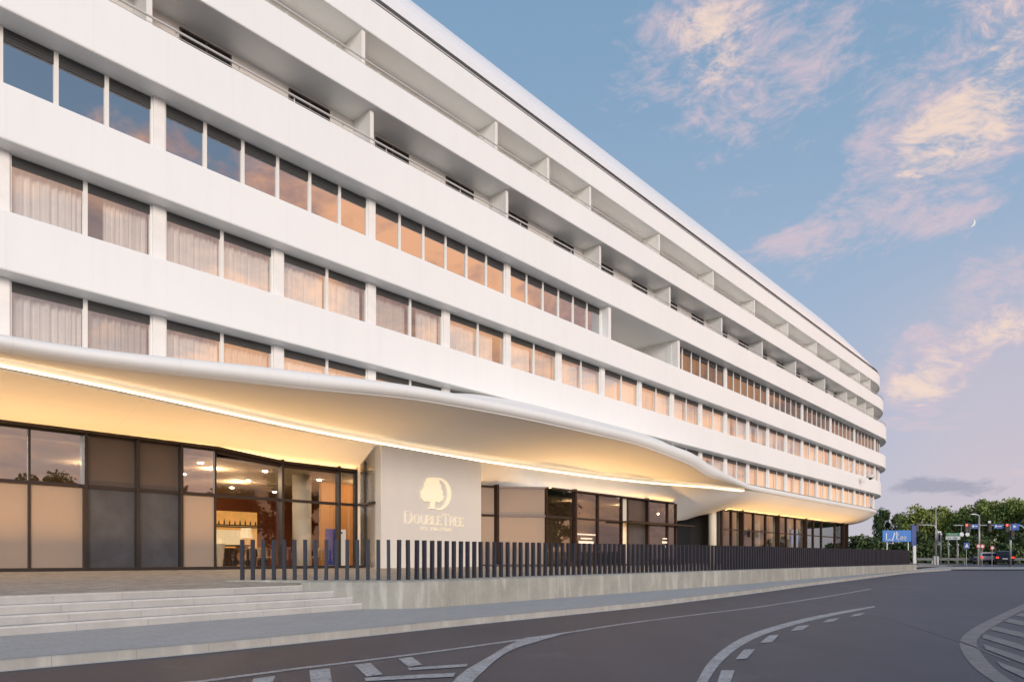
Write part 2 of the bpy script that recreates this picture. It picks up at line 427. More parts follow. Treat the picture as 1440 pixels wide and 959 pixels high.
# balcony doors of the lower balcony row, each with a dark pane
door_me = None
for k in range(-2, 20):
    s = sK(k) + BAY / 2
    b = MB(); pass
    if door_me is None:
        fr = MB()
        for (x0, x1, z0, z1) in ((-.85, .85, 2.9, 2.96), (-.85, -.8, 0, 2.9), (.8, .85, 0, 2.9), (-.03, .03, 0, 2.9)): fr.box(x0, x1, -.07, 0, z0, z1)
        f0 = fr.build('balcony_door', M['brownp'], hotel); pb = MB(); pb.box(-.8, .8, -.035, -.02, 0, 2.9)
        p0 = pb.build('pane', mat('dark_balcony_glass', (.02, .02, .02), .08), f0); door_me = f0; f = f0
    else:
        f = copy_tree(door_me, hotel)
    f.location = hl(s, 22.69, 15.53)
# core block behind everything
b = MB(); b.box(-10 - BS, 86 - BS, 25.0 - BD, 46 - BD, 6.75, 23.6)
b.build('building_core', M['white'], hotel)
b = MB(); b.box(-10 - BS, 88 - BS, 40.2 - BD, 46 - BD, .3, 6.74)
b.build('rear_wall', M['white'], hotel)

# ---- windows
def win_mesh(w, h, t, var=0):                     # frame, pane, curtain meshes around origin, width w, height h
    fr = MB()
    for (x0, x1, z0, z1) in ((-w / 2, -w / 2 + t, 0, h), (w / 2 - t, w / 2, 0, h), (-w / 2 + t, w / 2 - t, h - .05, h), (-w / 2 + t, w / 2 - t, 0, .05)):
        fr.box(x0, x1, -.05, .05, z0, z1)
    pa = MB(); pa.poly([(-w / 2 + t, 0, .05), (w / 2 - t, 0, .05), (w / 2 - t, 0, h - .05), (-w / 2 + t, 0, h - .05)])
    cu = MB(); n = 56; rows = [[], []]
    rr = random.Random(int(w * 100) + var * 17)
    ph = var
    x0, x1 = [(-.5, .5), (-.5, .22), (-.2, .5), (-.5, .5), (-.5, .42)][var]
    for i in range(n + 1):
        x = (w - .04) * (x0 + (x1 - x0) * i / n); ph += rr.uniform(.4, 1.7)
        y = .26 + (.03 + .03 * abs(sin(i * .23 + var))) * sin(ph) + .02 * sin(i * .37)
        rows[0].append((x, y, .02)); rows[1].append((x, y, h - .16))
    cu.grid(rows)
    bb = MB(); hb = .34 if w < 1.5 else .27  # ribbed dark box standing in for the soffit's reflection in the pane
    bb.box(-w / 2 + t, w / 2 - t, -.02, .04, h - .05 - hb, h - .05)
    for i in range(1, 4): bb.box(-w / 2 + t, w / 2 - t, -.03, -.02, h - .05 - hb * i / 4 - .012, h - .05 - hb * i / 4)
    return fr, pa, cu, bb
specs = []                                 # (depth, s, z0, h, width, kind)
WB = (BAY - .36) / 2; WA = (2 * BAY - .32) / 6
def addwin(s, z0, h, w, kind, se):
    p = hpos(s, DW, z0, se); q = hpos(s + .01, DW, z0, se) - p
    Yd = W(p.x + BS, p.y + BD).y
    specs.append((Yd / w, p, atan2(q.y, q.x), z0, h, w, kind, s))
for k in range(-1, 23):
    for j in (0, 1):
        addwin(sK(k) + .18 + WB * (j + .5), 10.1, 1.83, WB, 'B', 85.0)
        if k <= 3 or k >= 9: addwin(sK(k) + .18 + WB * (j + .5), 6.95 if k < 2 or k > 9 else 7.35, 1.71 if k < 2 or k > 9 else 1.31, WB, 'B', 83.0)
for k in range(-1, 23, 2):
    if k == 7: continue
    for j in range(6): addwin(sK(k) + .16 + WA * (j + .5), 13.3, 1.84, WA, 'A' if k < 7 else 'A2', 85.4)
specs.sort(key=lambda q: q[0])
cache = {}
rest = MB(); restm = [M['frame'], M['win'], M['curtain'], M['winA2'], M['curtain2'], M['soffitrefl']]
for i, (_, p, a, z0, h, w, kind, s) in enumerate(specs):
    var = random.choice([0, 3, 0, 4, 3, 1, 2]) if kind == 'B' else random.choice([0, 3, 4])
    fr, pa, cu, bb = win_mesh(w, h, .055, var)
    if i < 98:
        key = (round(w, 3), round(h, 3), kind, var)
        if key not in cache:
            f = fr.build('window', M['frame'], hotel)
            pa.build('pane', M['win'] if kind == 'B' else (M['winA'] if kind == 'A' else M['winA2']), f, fix=False)
            if kind != 'A': cu.build('curtain', (M['curtain'] if var != 3 else M['curtain3']) if kind == 'B' else M['curtain2'], f)
            bb.build('soffit_reflection', M['soffitrefl'], f)
            cache[key] = f
        else: f = copy_tree(cache[key], hotel)
        f.location = p; f.rotation_euler = (0, 0, a)
    else:
        Mx = Matrix.Translation(p) @ Matrix.Rotation(a, 4, 'Z')
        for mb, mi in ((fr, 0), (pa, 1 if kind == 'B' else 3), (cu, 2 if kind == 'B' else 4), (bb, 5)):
            o = len(rest.v)
            rest.v += [tuple(Mx @ Vector(v)) for v in mb.v]
            for fc in mb.f: rest.face([o + q for q in fc], mi)
o = rest.build('window', restm, hotel, fix=False); o['kind'] = 'stuff'
# opened sash of one upper window + pillars between windows
for row, ks, z0, z1, w, se in (('B', range(-1, 24), 10.13, 11.93, .36, 85.0), ('L', [k for k in range(-1, 24) if k <= 4 or k >= 9], 6.93, 8.66, .36, 83.0), ('A', [-1, 1, 3, 5, 7, 9, 11, 13, 15, 17, 19, 21, 23], 13.32, 15.14, .32, 85.4)):
    for k in ks:
        b = MB(); s = sK(k); se_ = se; z0_ = 7.35 if row == 'L' and 2 <= k <= 9 else z0; dd = (DW - .12, DW + .25)
        P = [hpos(s + u * w / 2, d, z, se_) for z in (z0_, z1) for (u, d) in ((-1, dd[0]), (1, dd[0]), (1, dd[1]), (-1, dd[1]))]
        idx = [b.vert(p) for p in P]
        for f in ((0, 3, 2, 1), (4, 5, 6, 7), (0, 1, 5, 4), (1, 2, 6, 5), (2, 3, 7, 6), (3, 0, 4, 7)): b.face([idx[q] for q in f])
        b.build('window_pillar', M['pillar'], hotel)
# pale infill behind the band recess on the rounded end
for zb, zt, se, D in ((10.1, 11.93, 85.0, DW), (6.93, 8.66, 83.0, DW), (13.3, 15.14, 85.4, DW)):
    a0 = sK(23)
    sv = [a0 + R_END * radians(a) for a in range(0, 136, 5)]
    b = MB(); b.grid([[hpos(s, d, z, se) for d, z in ((D, zb), (D, zt), (D + .2, zt), (D + .2, zb))] for s in sv], closed=True)
    b.build('end_wall', M['balcony'], hotel)

# ---- the canopy: one flowing surface
K_lip = [(-10, 20.4), (3.9, 20.2), (11, 19.6), (17, 19.3), (24, 19.2), (29.9, 19.2), (36.9, 19.3), (40.9, 19.8), (47.5, 20.6), (49.5, 20.84), (53, 20.9), (90, 20.9)]
K_back = [(-10, 6.95), (12, 6.97), (17, 7.85), (21, 8.5), (25, 8.68), (32, 8.68), (36, 8.5), (40, 7.6), (43.5, 6.96), (90, 6.95)]
K_rim = [(-10, 6.87), (3.9, 6.92), (11, 7.42), (17, 7.85), (24, 8.05), (29.9, 8.1), (36.9, 7.9), (40.9, 7.56), (47.5, 7.02), (49.5, 6.93), (90, 6.93)]
K_bot = [(-10, 6.42), (3.9, 6.44), (11, 6.80), (17, 7.26), (24, 7.42), (29.9, 7.44), (36.9, 7.04), (40.9, 6.66), (47.5, 6.58), (49.5, 6.54), (90, 6.53)]
K_led = [(-10, 20.9), (4.23, 21.9), (16.1, 24.1), (25, 24.8), (33, 24.55), (39.5, 23.7), (46.5, 21.6), (48.8, 21.0), (52, 21.0), (80, 21.0)]
K_headd = [(-10, 26.2), (24, 26.2), (26.6, 26.1), (29.3, 24.0), (42.6, 24.0), (44.2, 25.0), (49.5, 25.0), (51.5, 24.0), (80, 24.0)]
K_headz = [(-10, 5.68), (11.8, 5.66), (14.6, 5.40), (24, 5.37), (42.9, 5.37), (44.2, 4.15), (45.6, 4.19), (47.4, 4.37), (49.2, 4.73), (50.5, 4.96), (51.5, 5.37), (80, 5.37)]
K_ledz = [(-10, 6.5), (44, 6.5), (48, 6.46), (49.5, 6.5), (53, 6.52), (80, 6.52)]
def crsmooth(P, n=5):
    out = []
    Q = [P[0]] + P + [P[-1]]
    for i in range(1, len(Q) - 2):
        a, b_, c, d = [Vector((q[0], q[1])) for q in Q[i - 1:i + 3]]
        for j in range(n):
            t = j / n
            out.append(.5 * ((2 * b_) + (-a + c) * t + (2 * a - 5 * b_ + 4 * c - d) * t * t + (-a + 3 * b_ - 3 * c + d) * t ** 3))
    out.append(Vector(P[-1])); return out
def section(s):
    dl = pchip(K_lip, s); zb = pchip(K_back, s); zr = pchip(K_rim, s); dL = pchip(K_led, s); zL = pchip(K_ledz, s)
    dh = pchip(K_headd, s); zh = lerpk(K_headz, s)
    t = max(0.0, min(1.0, (s - 43) / 6.5)); t = t * t * (3 - 2 * t)           # 0 = entrance canopy, 1 = plain band
    e = 1 - t
    front = 20.9 - .06 * max(0.0, min(1.0, (zb - 8.0) / .5))
    zbt = pchip(K_bot, s)
    rx, rzz = .50 * e + .13 * t, (zr - zbt) / 2; zc = zr - rzz
    q = max(0.0, min(1.0, (zb - 7.6) / 1.1))
    up = [(21.6, zb + .02), (front, zb), (front - (front - dl - rx) * .55, zr + (zb - zr) * (.42 + .03 * q))]
    for an in (88, 112, 136, 160, 184, 208, 232, 256): up.append((dl + rx + rx * cos(radians(an)), zc + rzz * sin(radians(an))))
    ax, az_, bx_, bz = dl + rx, zbt, dL + .12, zL + .15 * e + .01
    for u in (.3, .6, .85): up.append((ax + (bx_ - ax) * u, az_ + (bz - az_) * u))
    up.append((bx_, bz))
    dn = []
    for u in (0.0, .2, .4, .6, .8, 1.0):
        hd0 = pchip([(-10, 26.2), (24, 26.2), (26.6, 26.1), (29.3, 24.0), (80, 24.0)], s)
        d = dL + (hd0 + .1 - dL) * u + (dh - hd0) * u ** 2; z = zL + (5.39 - zL) * u + (zh - 5.37) * u ** 2.4
        # belly: slightly hanging outward and down on the right band, almost flat by the entrance
        bl = sin(pi * u) * (.10 * e + .38 * t); d -= bl * .9; z -= bl * .55
        if u == 0 and e > 0: d += .0; z -= .07 * e
        dn.append((d, z))
    return crsmooth(up, 4), crsmooth(dn, 3)
csv = [-10, -8, -6, -4, -2] + list(np.arange(-1, 81.5, .5)) + [81.5] + [81.5 + R_END * radians(a) for a in range(4, 165, 4)]
b = MB(); rowsU, rowsD = [], []
for s in csv:
    u, dn = section(float(s))
    rowsU.append([hpos(s, q.x, q.y, 81.5) for q in u]); rowsD.append([hpos(s, q.x, q.y, 81.5) for q in dn])
b.grid(rowsU); b.grid(rowsD)
canopy = b.build('canopy', M['canopy'], hotel, smooth=True, fix=False)
b = MB(); b.grid([[hl(s, pchip(K_led, s) + .1, pchip(K_ledz, s) - .15), hl(s, pchip(K_led, s) + .1, 6.7)] for s in np.arange(-10, 48.6, .5)]); b.build('light_slot', M['canopy'], hotel, smooth=True)
canopy['label'] = 'smooth pale canopy swelling out over the entrance and thinning into the far band'
# light line set in the canopy seam
b = MB(); rows = []
for s in np.arange(-10, 48.6, .5):
    dL = pchip(K_led, s); zL = pchip(K_ledz, s)
    rows.append([hl(s, dL - .03, zL - .075), hl(s, dL - .03, zL - .02), hl(s, dL + .02, zL - .02), hl(s, dL + .02, zL - .075)])
b.grid(rows, closed=True)
b.build('light_strip', M['led'], hotel)
# cove lights on top of the glazing heads
def cove(pts, name='cove_light'):
    b = MB(); rows = []
    for (s, d, z) in pts:
        rows.append([hl(s, d - .10, z + .035), hl(s, d - .10, z + .05), hl(s, d - .03, z + .05), hl(s, d - .03, z + .035)])
    b.grid(rows, closed=True); b.build(name, M['cove'], hotel)
    b = MB(); rows = []
    for (s, d, z) in pts:
        rows.append([hl(s, d - .20, z + .03), hl(s, d - .20, z + .07), hl(s, d - .18, z + .07), hl(s, d - .18, z + .03)]); 
    b.grid(rows, closed=True)
    rows = [[hl(s, d - .20, z), hl(s, d - .20, z + .03), hl(s, d + .1, z + .03), hl(s, d + .1, z)] for (s, d, z) in pts]
    b.grid(rows, closed=True); b.build('cove_ledge', M['mull'], hotel)
cove([(s, 26.02, lerpk(K_headz, s) - .03) for s in (-10, 0, 6, 11.8, 13, 14.6, 18.1)])
cove([(29.4, 23.9, 5.3), (43.1, 23.9, 5.3)])
cove([(25.3, 26.0, 5.3), (26.5, 25.95, 5.3)])
cove([(51.6, 23.9, 5.27), (76.0, 23.9, 5.27)])

# ---- ground-floor glazing
ZF = 1.06
def hbar(p0, p1, w, z0, z1, name, m, dep=None, bevel=0):       # straight member between two plan points
    a = Vector((p1[0] - p0[0], p1[1] - p0[1])); L = a.length; ang = atan2(a.y, a.x)
    b = MB(); b.box(0, L, -w / 2, w / 2, z0, z1)
    o = b.build(name, m, hotel, bevel=bevel); o.location = (p0[0] - BS, p0[1] - BD, 0); o.rotation_euler = (0, 0, ang); return o
def vpost(s, d, z0, z1, w, dep, name, m):
    b = MB(); b.box(-w / 2, w / 2, -dep, .06, z0, z1); o = b.build(name, m, hotel); o.location = (s - BS, d - BD, 0); return o
def panel(p0, p1, z0, z1, name, m, off=0.0):
    a = Vector((p1[0] - p0[0], p1[1] - p0[1])).normalized(); n = Vector((a.y, -a.x))
    b = MB(); q0 = Vector(p0[:2]) + n * off; q1 = Vector(p1[:2]) + n * off
    b.poly([(q0.x - BS, q0.y - BD, z0), (q1.x - BS, q1.y - BD, z0), (q1.x - BS, q1.y - BD, z1), (q0.x - BS, q0.y - BD, z1)])
    return b.build(name, m, hotel, fix=False)
DL = 26.2; ZT = 3.86
LX = [(-9.6, -6.7), (-6.7, -3.8), (-3.8, -.7), (-.7, 2.4), (2.4, 5.82), (5.82, 7.38), (7.38, 9.0), (9.0, 10.5), (10.5, 11.82), (11.82, 14.56), (14.56, 17.3), (17.3, 18.25)]
KIND = ['b', 'b', 'b', 'b', 'b', 'b', 'd', 'd', 'b', 'g', 'g', 'g']
def hz(s): return lerpk(K_headz, s)
for (a, c), k in zip(LX, KIND):
    z1 = min(hz(a), hz(c)) - .05
    if k == 'd':
        panel((a, DL), (c, DL), ZT, z1, 'spandrel_panel', M['brownp'])
        o = panel((a, DL), (c, DL), ZF, ZT, 'service_door', M['slate'])
    elif k == 'b':
        panel((a, DL), (c, DL), ZT, z1, 'glass_panel', M['shopm'])
        panel((a, DL), (c, DL), ZF, ZT, 'blind_panel', M['blind'])
    else:
        panel((a, DL), (c, DL), ZT, z1, 'glass_panel', M['shop']); panel((a, DL), (c, DL), ZF, ZT, 'glass_panel', M['shop'])
    b = MB(); b.box(a - BS, c - BS, DL - .07 - BD, DL + .05 - BD, ZT - .06, ZT + .06); b.build('transom', M['mull'], hotel)
    b = MB(); z = [hz(a), hz(c)]
    P = [hl(a, DL - .06, z[0] - .1), hl(c, DL - .06, z[1] - .1), hl(c, DL + .05, z[1] - .1), hl(a, DL + .05, z[0] - .1), hl(a, DL - .06, z[0] + .03), hl(c, DL - .06, z[1] + .03), hl(c, DL + .05, z[1] + .03), hl(a, DL + .05, z[0] + .03)]
    i_ = [b.vert(p) for p in P]
    for f in ((0, 3, 2, 1), (4, 5, 6, 7), (0, 1, 5, 4), (1, 2, 6, 5), (2, 3, 7, 6), (3, 0, 4, 7)): b.face([i_[q] for q in f])
    b.build('head_rail', M['mull'], hotel)
    if k == 'b' or k == 'd':
        b = MB(); b.box(a - BS, c - BS, DL - .05 - BD, DL + .05 - BD, ZF - .1, ZF + .05); b.build('sill_rail', M['mull'], hotel)
for s in sorted({q for p in LX for q in p}):
    fin = s in (7.38, 9.0, 10.5, 14.56, 17.3)
    vpost(s, DL, ZF - .1, hz(s) + (.12 if fin else 0), .10 if fin else .07, .24 if fin else .08, 'fin' if fin else 'mullion', M['mull'])
# copper coloured head panel over the lobby glazing
b = MB()
b.poly([hl(11.9, DL - .075, hz(11.9) - .02), hl(14.5, DL - .075, hz(14.5) - .02), hl(14.5, DL - .075, hz(14.5) - .2), hl(11.9, DL - .075, hz(11.9) - .2)])
b.poly([hl(14.65, DL - .075, hz(14.6) - .02), hl(17.2, DL - .075, 5.36), hl(17.2, DL - .075, 5.2), hl(14.65, DL - .075, hz(14.6) - .2)])
b.build('head_panel', M['fin'], hotel)
# side glazing beside the sign wall
panel((18.25, DL), (18.05, 24.4), ZT, 5.45, 'glass_panel', M['shop']); panel((18.25, DL), (18.05, 24.4), ZF, ZT, 'glass_panel', M['shop'])
b = MB(); b.poly([hl(18.25, DL, 5.40), hl(18.05, 24.4, 5.40), hl(18.05, 24.4, 6.32), hl(18.25, DL, 5.42)]); b.build('glass_panel', M['shop'], hotel, fix=False)
hbar((18.25, DL), (18.05, 24.45), .09, ZT - .06, ZT + .06, 'transom', M['mull'])
vpost(18.27, DL - .02, ZF - .1, 5.42, .22, .12, 'corner_post', M['mull'])
vpost(18.16, 25.3, ZF - .1, 5.75, .07, .07, 'mullion', M['mull'])
# right of the sign wall
RP = [((25.0, 26.2), (27.0, 25.7), 'b'), ((27.0, 25.7), (29.27, 24.0), 'b'), ((29.27, 24), (31.8, 24), 'g'), ((31.8, 24), (34.2, 24), 'g'), ((34.2, 24), (36.8, 24), 'g'), ((36.8, 24), (37.5, 24), 'w'),
      ((37.5, 24), (39.8, 24), 'd'), ((39.8, 24), (42.6, 24), 'g'), ((42.6, 24), (43.8, 24), 'g'), ((43.8, 24), (43.8, 26), 'g')]
ZT2 = 3.78
for p0, p1, k in RP:
    z1 = 5.33
    for (za, zc) in ((ZF, ZT2), (ZT2, z1)):
        mm = {'b': M['blind'], 'g': M['shopdark'], 'w': M['column'], 'd': (M['slate'] if za == ZF else M['brownp'])}[k]
        panel(p0, p1, za, zc, {'b': 'blind_panel', 'g': 'glass_panel', 'w': 'white_panel', 'd': 'service_door' if za == ZF else 'spandrel_panel'}[k], mm)
    hbar(p0, p1, .12, ZT2 - .06, ZT2 + .05, 'transom', M['fin'] if k == 'b' else M['mull'])
    hbar(p0, p1, .12, z1 - .05, z1 + .06, 'head_rail', M['fin'])
    hbar(p0, p1, .1, ZF - .1, ZF + .06, 'sill_rail', M['mull'])
for s, d, fin in ((27.0, 25.7, 1), (29.27, 24, 0), (31.8, 24, 1), (34.2, 24, 0), (36.8, 24, 0), (37.5, 24, 0), (39.8, 24, 1), (42.6, 24, 0), (43.8, 24, 0)):
    vpost(s, d, ZF - .1, 5.36 + (.1 if fin else 0), .16 if fin else .11, .22 if fin else .1, 'fin' if fin else 'mullion', M['fin'])
hbar((36.5, 23.5), (45.0, 23.6), 1.0, 3.72, 3.80, 'door_canopy', M['mull'])
# notices on the glass
def notice(s, z, rows):
    b = MB()
    for (w, h, dz) in rows:
        x = s - w / 2
        rr = random.Random(int(dz * 100) + int(s))
        if h > .1: b.box(x - BS, x + w - BS, 23.955 - BD, 23.965 - BD, z + dz, z + dz + h); continue
        while x < s + w / 2:
            q = rr.uniform(.05, .1); b.box(x - BS, x + q - BS, 23.955 - BD, 23.965 - BD, z + dz, z + dz + h); x += q + .02
    b.build('window_notice', M['whitep'], hotel)
notice(33.0, 2.2, [(1.9, .09, .62), (1.1, .09, .38), (1.5, .15, .12)])
notice(42.3, 2.2, [(.7, .09, .58), (.9, .14, .3), (.9, .16, .0)])
# dark passage between the glazed parts
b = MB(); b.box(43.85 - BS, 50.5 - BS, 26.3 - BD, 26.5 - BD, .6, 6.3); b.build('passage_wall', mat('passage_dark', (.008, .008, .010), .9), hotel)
# far glazing under the plain band
fs = [51.2, 52.9, 54.7, 57.3, 59.9, 62.5, 64.8, 67.1, 69.6, 72.1, 74.6, 81.5, 79, 81.5, 84, 87, 90]
M['farg'] = glass('far_shop_glass', (.62, .62, .6), (.8, .8, .8), .12, .9)
for i, (a, c) in enumerate(zip(fs, fs[1:])):
    b = MB(); P = [hpos(a, 24, ZF - .2, 81.5), hpos(c, 24, ZF - .2, 81.5), hpos(c, 24, 5.36, 81.5), hpos(a, 24, 5.36, 81.5)]; b.poly(P)
    b.build('glass_panel', M['farg'], hotel, fix=False)
    b = MB(); A, B_ = hpos(a, 24, 0, 81.5), hpos(c, 24, 0, 81.5)
    for z0, z1, q in ((3.74, 3.84, 'transom'), (5.28, 5.38, 'head_rail')):
        b = MB(); n = (B_ - A).normalized(); nn = Vector((n.y, -n.x, 0)) * .06
        i_ = [b.vert(p + Vector((0, 0, z))) for z in (z0, z1) for p in (A - nn, B_ - nn, B_ + nn, A + nn)]
        for f in ((0, 3, 2, 1), (4, 5, 6, 7), (0, 1, 5, 4), (1, 2, 6, 5), (2, 3, 7, 6), (3, 0, 4, 7)): b.face([i_[k] for k in f])
        b.build(q, M['fin'], hotel)
for i, s in enumerate(fs):
    fin = i % 3 == 2
    p = hpos(s, 24, 0, 81.5); b = MB(); b.box(-.09, .09, -.30 if fin else -.1, .1, ZF - .2, 5.4 + (.12 if fin else 0))
    o = b.build('fin' if fin else 'mullion', M['fin'], hotel); o.location = (p.x, p.y, 0); o.rotation_euler = (0, 0, max(0, (s - 81.5) / R_END))
b = MB(); b.box(51.0 - BS, 51.2 - BS, 24.1 - BD, 34 - BD, .6, 6.3); b.build('interior_wall', M['dark'], hotel)
for s in (50.6, 53.7, 57.5, 61.4, 65.2, 69.1, 72.9):
    b = MB(); b.tube([hl(s, 25.4 if s > 51 else 24.5, .7), hl(s, 25.4 if s > 51 else 24.5, 6.2)], .32, 20); b.build('column', M['column'], hotel, smooth=True)
# inner shell of the ground floor
b = MB(); b.box(-10 - BS, 50.4 - BS, 40 - BD, 40.2 - BD, .6, 6.2); b.build('lobby_wall', M['red_wall'], hotel)
b = MB(); b.box(-10 - BS, 18.3 - BS, 26.32 - BD, 40 - BD, 5.25, 5.33); b.box(25.1 - BS, 43.7 - BS, 26.4 - BD, 40 - BD, 5.25, 5.33)
b.build('lobby_ceiling', M['lceil'], hotel)
b = MB(); b.box(18.35 - BS, 25.0 - BS, 26.4 - BD, 40 - BD, 5.25, 5.33); b.build('lobby_ceiling', M['lceil'], hotel)
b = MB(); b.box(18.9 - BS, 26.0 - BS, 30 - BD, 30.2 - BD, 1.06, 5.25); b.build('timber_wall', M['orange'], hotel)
b = MB(); b.box(50.6 - BS, 84 - BS, 31 - BD, 31.2 - BD, .6, 6.2); b.build('interior_wall', mat('far_room_wall', (.16, .14, .10), .8, var=.3, scale=.8), hotel)
b = MB(); b.box(26.4 - BS, 43.6 - BS, 31 - BD, 31.2 - BD, 1.06, 5.25); b.build('interior_wall', mat('side_room_wall', (.42, .32, .23), .8, var=.1), hotel)
b = MB(); b.tube([hl(16.75, 28.2, 1.06), hl(16.75, 28.2, 5.25)], .42, 24); b.build('column', M['column'], hotel, smooth=True)
def point(name, p, watts, c=(1, .72, .42), r=.08):
    l = bpy.data.lights.new(name, 'POINT'); l.energy = watts; l.color = c; l.shadow_soft_size = r
    o = bpy.data.objects.new(name, l); col.objects.link(o); o.location = p; o.parent = None; return o
DLTS = [(282, 650), (258, 666), (349, 675), (373, 662), (326, 685), (386, 691), (449, 674)]
lights = []
for (x, y) in DLTS:
    Y = F * (5.25 - EYE) / (786 - y); X = (x - 720) / F * Y; s, d = SD(X, Y)
    b = MB(); b.tube([(0, 0, 0), (0, 0, -.05)], .10, 12); o = b.build('downlight', M['bulb'], hotel); o.location = hl(s, d, 5.25); lights.append((X, Y))
for i, (s, d) in enumerate([(13, 29), (16, 33), (9, 31), (12.5, 36), (20.5, 28.2), (3, 31)]):
    o = point('lobby_lamp', (0, 0, 0), 150); o.parent = hotel; o.location = hl(s, d, 4.9)
for (s, d, w) in [(31, 27.5, 45), (36, 27.5, 45), (41, 27, 60), (54, 28, 60), (62, 28, 60), (70, 28, 60)]:
    o = point('shop_lamp', (0, 0, 0), w); o.parent = hotel; o.location = hl(s, d, 4.9)
b = MB(); b.tube([hl(41.2, 25.8, 5.25), hl(41.2, 25.8, 5.18)], .14, 12); b.build('downlight', M['bulb'], hotel)

# unseen area lights with housings, added before the glazing to wash the canopy warm
def add_wash(p0, p1, wpm):
    a = Vector((p1[0] - p0[0], p1[1] - p0[1])); L = a.length; ang = atan2(a.y, a.x); mid = ((p0[0] + p1[0]) / 2, (p0[1] + p1[1]) / 2)
    l = bpy.data.lights.new('added_wash_light', 'AREA'); l.shape = 'RECTANGLE'; l.size = L; l.size_y = .12; l.energy = wpm * L; l.color = (1, .565, .21); l.spread = radians(120)
    o = bpy.data.objects.new('added_wash_light', l); col.objects.link(o); o.parent = hotel
    o.location = (mid[0] - BS, mid[1] - BD, ZF + .05); o.rotation_euler = (pi, 0, ang)
    b = MB()
    for (y0, y1) in ((-.09, -.07), (.07, .09)): b.box(-L / 2, L / 2, y0, y1, -.08, .03)
    b.box(-L / 2, L / 2, -.07, .07, -.08, -.06)
    q = b.build('added_wash_housing', M['mull'], hotel); q.location = (mid[0] - BS, mid[1] - BD, ZF + .04); q.rotation_euler = (0, 0, ang)
add_wash((-9, 24.9), (18.0, 24.9), 24)
add_wash((25.6, 25.0), (28.4, 23.3), 20)
add_wash((29.2, 22.9), (43.0, 22.9), 23)
add_wash((51.0, 22.9), (81.0, 22.9), 23)
# ---- sign wall with emblem and name
p0 = (18.3, 24.3); p1 = (25.0, 24.8)
ang = atan2(p1[1] - p0[1], p1[0] - p0[0]); LW = sqrt((p1[0] - p0[0]) ** 2 + (p1[1] - p0[1]) ** 2)
b = MB(); b.box(0, LW, 0, 1.6, .55, 6.42)
sw = b.build('sign_wall', M['signwall'], hotel, bevel=.01); sw.location = (p0[0] - BS, p0[1] - BD, 0); sw.rotation_euler = (0, 0, ang)
def on_wall(px, py):                       # position on the sign wall face of an image pixel
    t = (px - 720) / F
    A = W(p0[0], p0[1]); u = (W(p1[0], p1[1]) - A).normalized()
    k = (t * A.y - A.x) / (u.x - t * u.y); P = A + u * k
    return (k, EYE + (786 - py) / F * P.y)
def lg(cx, cy): return on_wall(540 + cx / 8.72, 650 + cy / 8.72)
TREE = [(528, 190), (600, 186), (640, 195), (655, 215), (668, 222), (672, 260), (692, 285), (690, 320), (715, 365), (708, 395), (730, 425), (712, 440), (718, 462), (690, 470), (668, 492), (620, 480),
        (608, 545), (640, 572), (560, 568), (525, 575), (562, 545), (566, 488), (530, 478), (486, 482), (468, 462), (450, 440), (446, 400), (440, 370), (452, 345), (466, 338), (474, 315), (490, 295), (486, 262), (508, 240), (514, 210)]
b = MB()
def plate(pts, thick=.05, y0=-.06):
    P = [lg(*q) for q in pts]; n = len(P)
    f = [b.vert((q[0], y0, q[1])) for q in P]; k = [b.vert((q[0], y0 + thick, q[1])) for q in P]
    b.face(f); b.face(k[::-1])
    for i in range(n): b.face((f[i], f[(i + 1) % n], k[(i + 1) % n], k[i]))
plate(TREE)
outer = []; inner = []
for i in range(25):
    a = radians(-92 + 188 * i / 24); outer.append((655 + 160 * cos(a), 388 - 202 * sin(-a) * -1))
for i in range(25):
    a = radians(-92 + 188 * i / 24); inner.append((655 + 118 * cos(a), 392 + 178 * sin(a)))
R1 = [(655 + 160 * cos(radians(-95 + 190 * i / 24)), 388 + 198 * sin(radians(-95 + 190 * i / 24))) for i in range(25)]
R2 = [(648 + 122 * cos(radians(-95 + 190 * i / 24)), 390 + 174 * sin(radians(-95 + 190 * i / 24))) for i in range(25)]
for i in range(24): plate([R1[i], R1[i + 1], R2[i + 1], R2[i]])
b.build('emblem', M['logo'], sw)
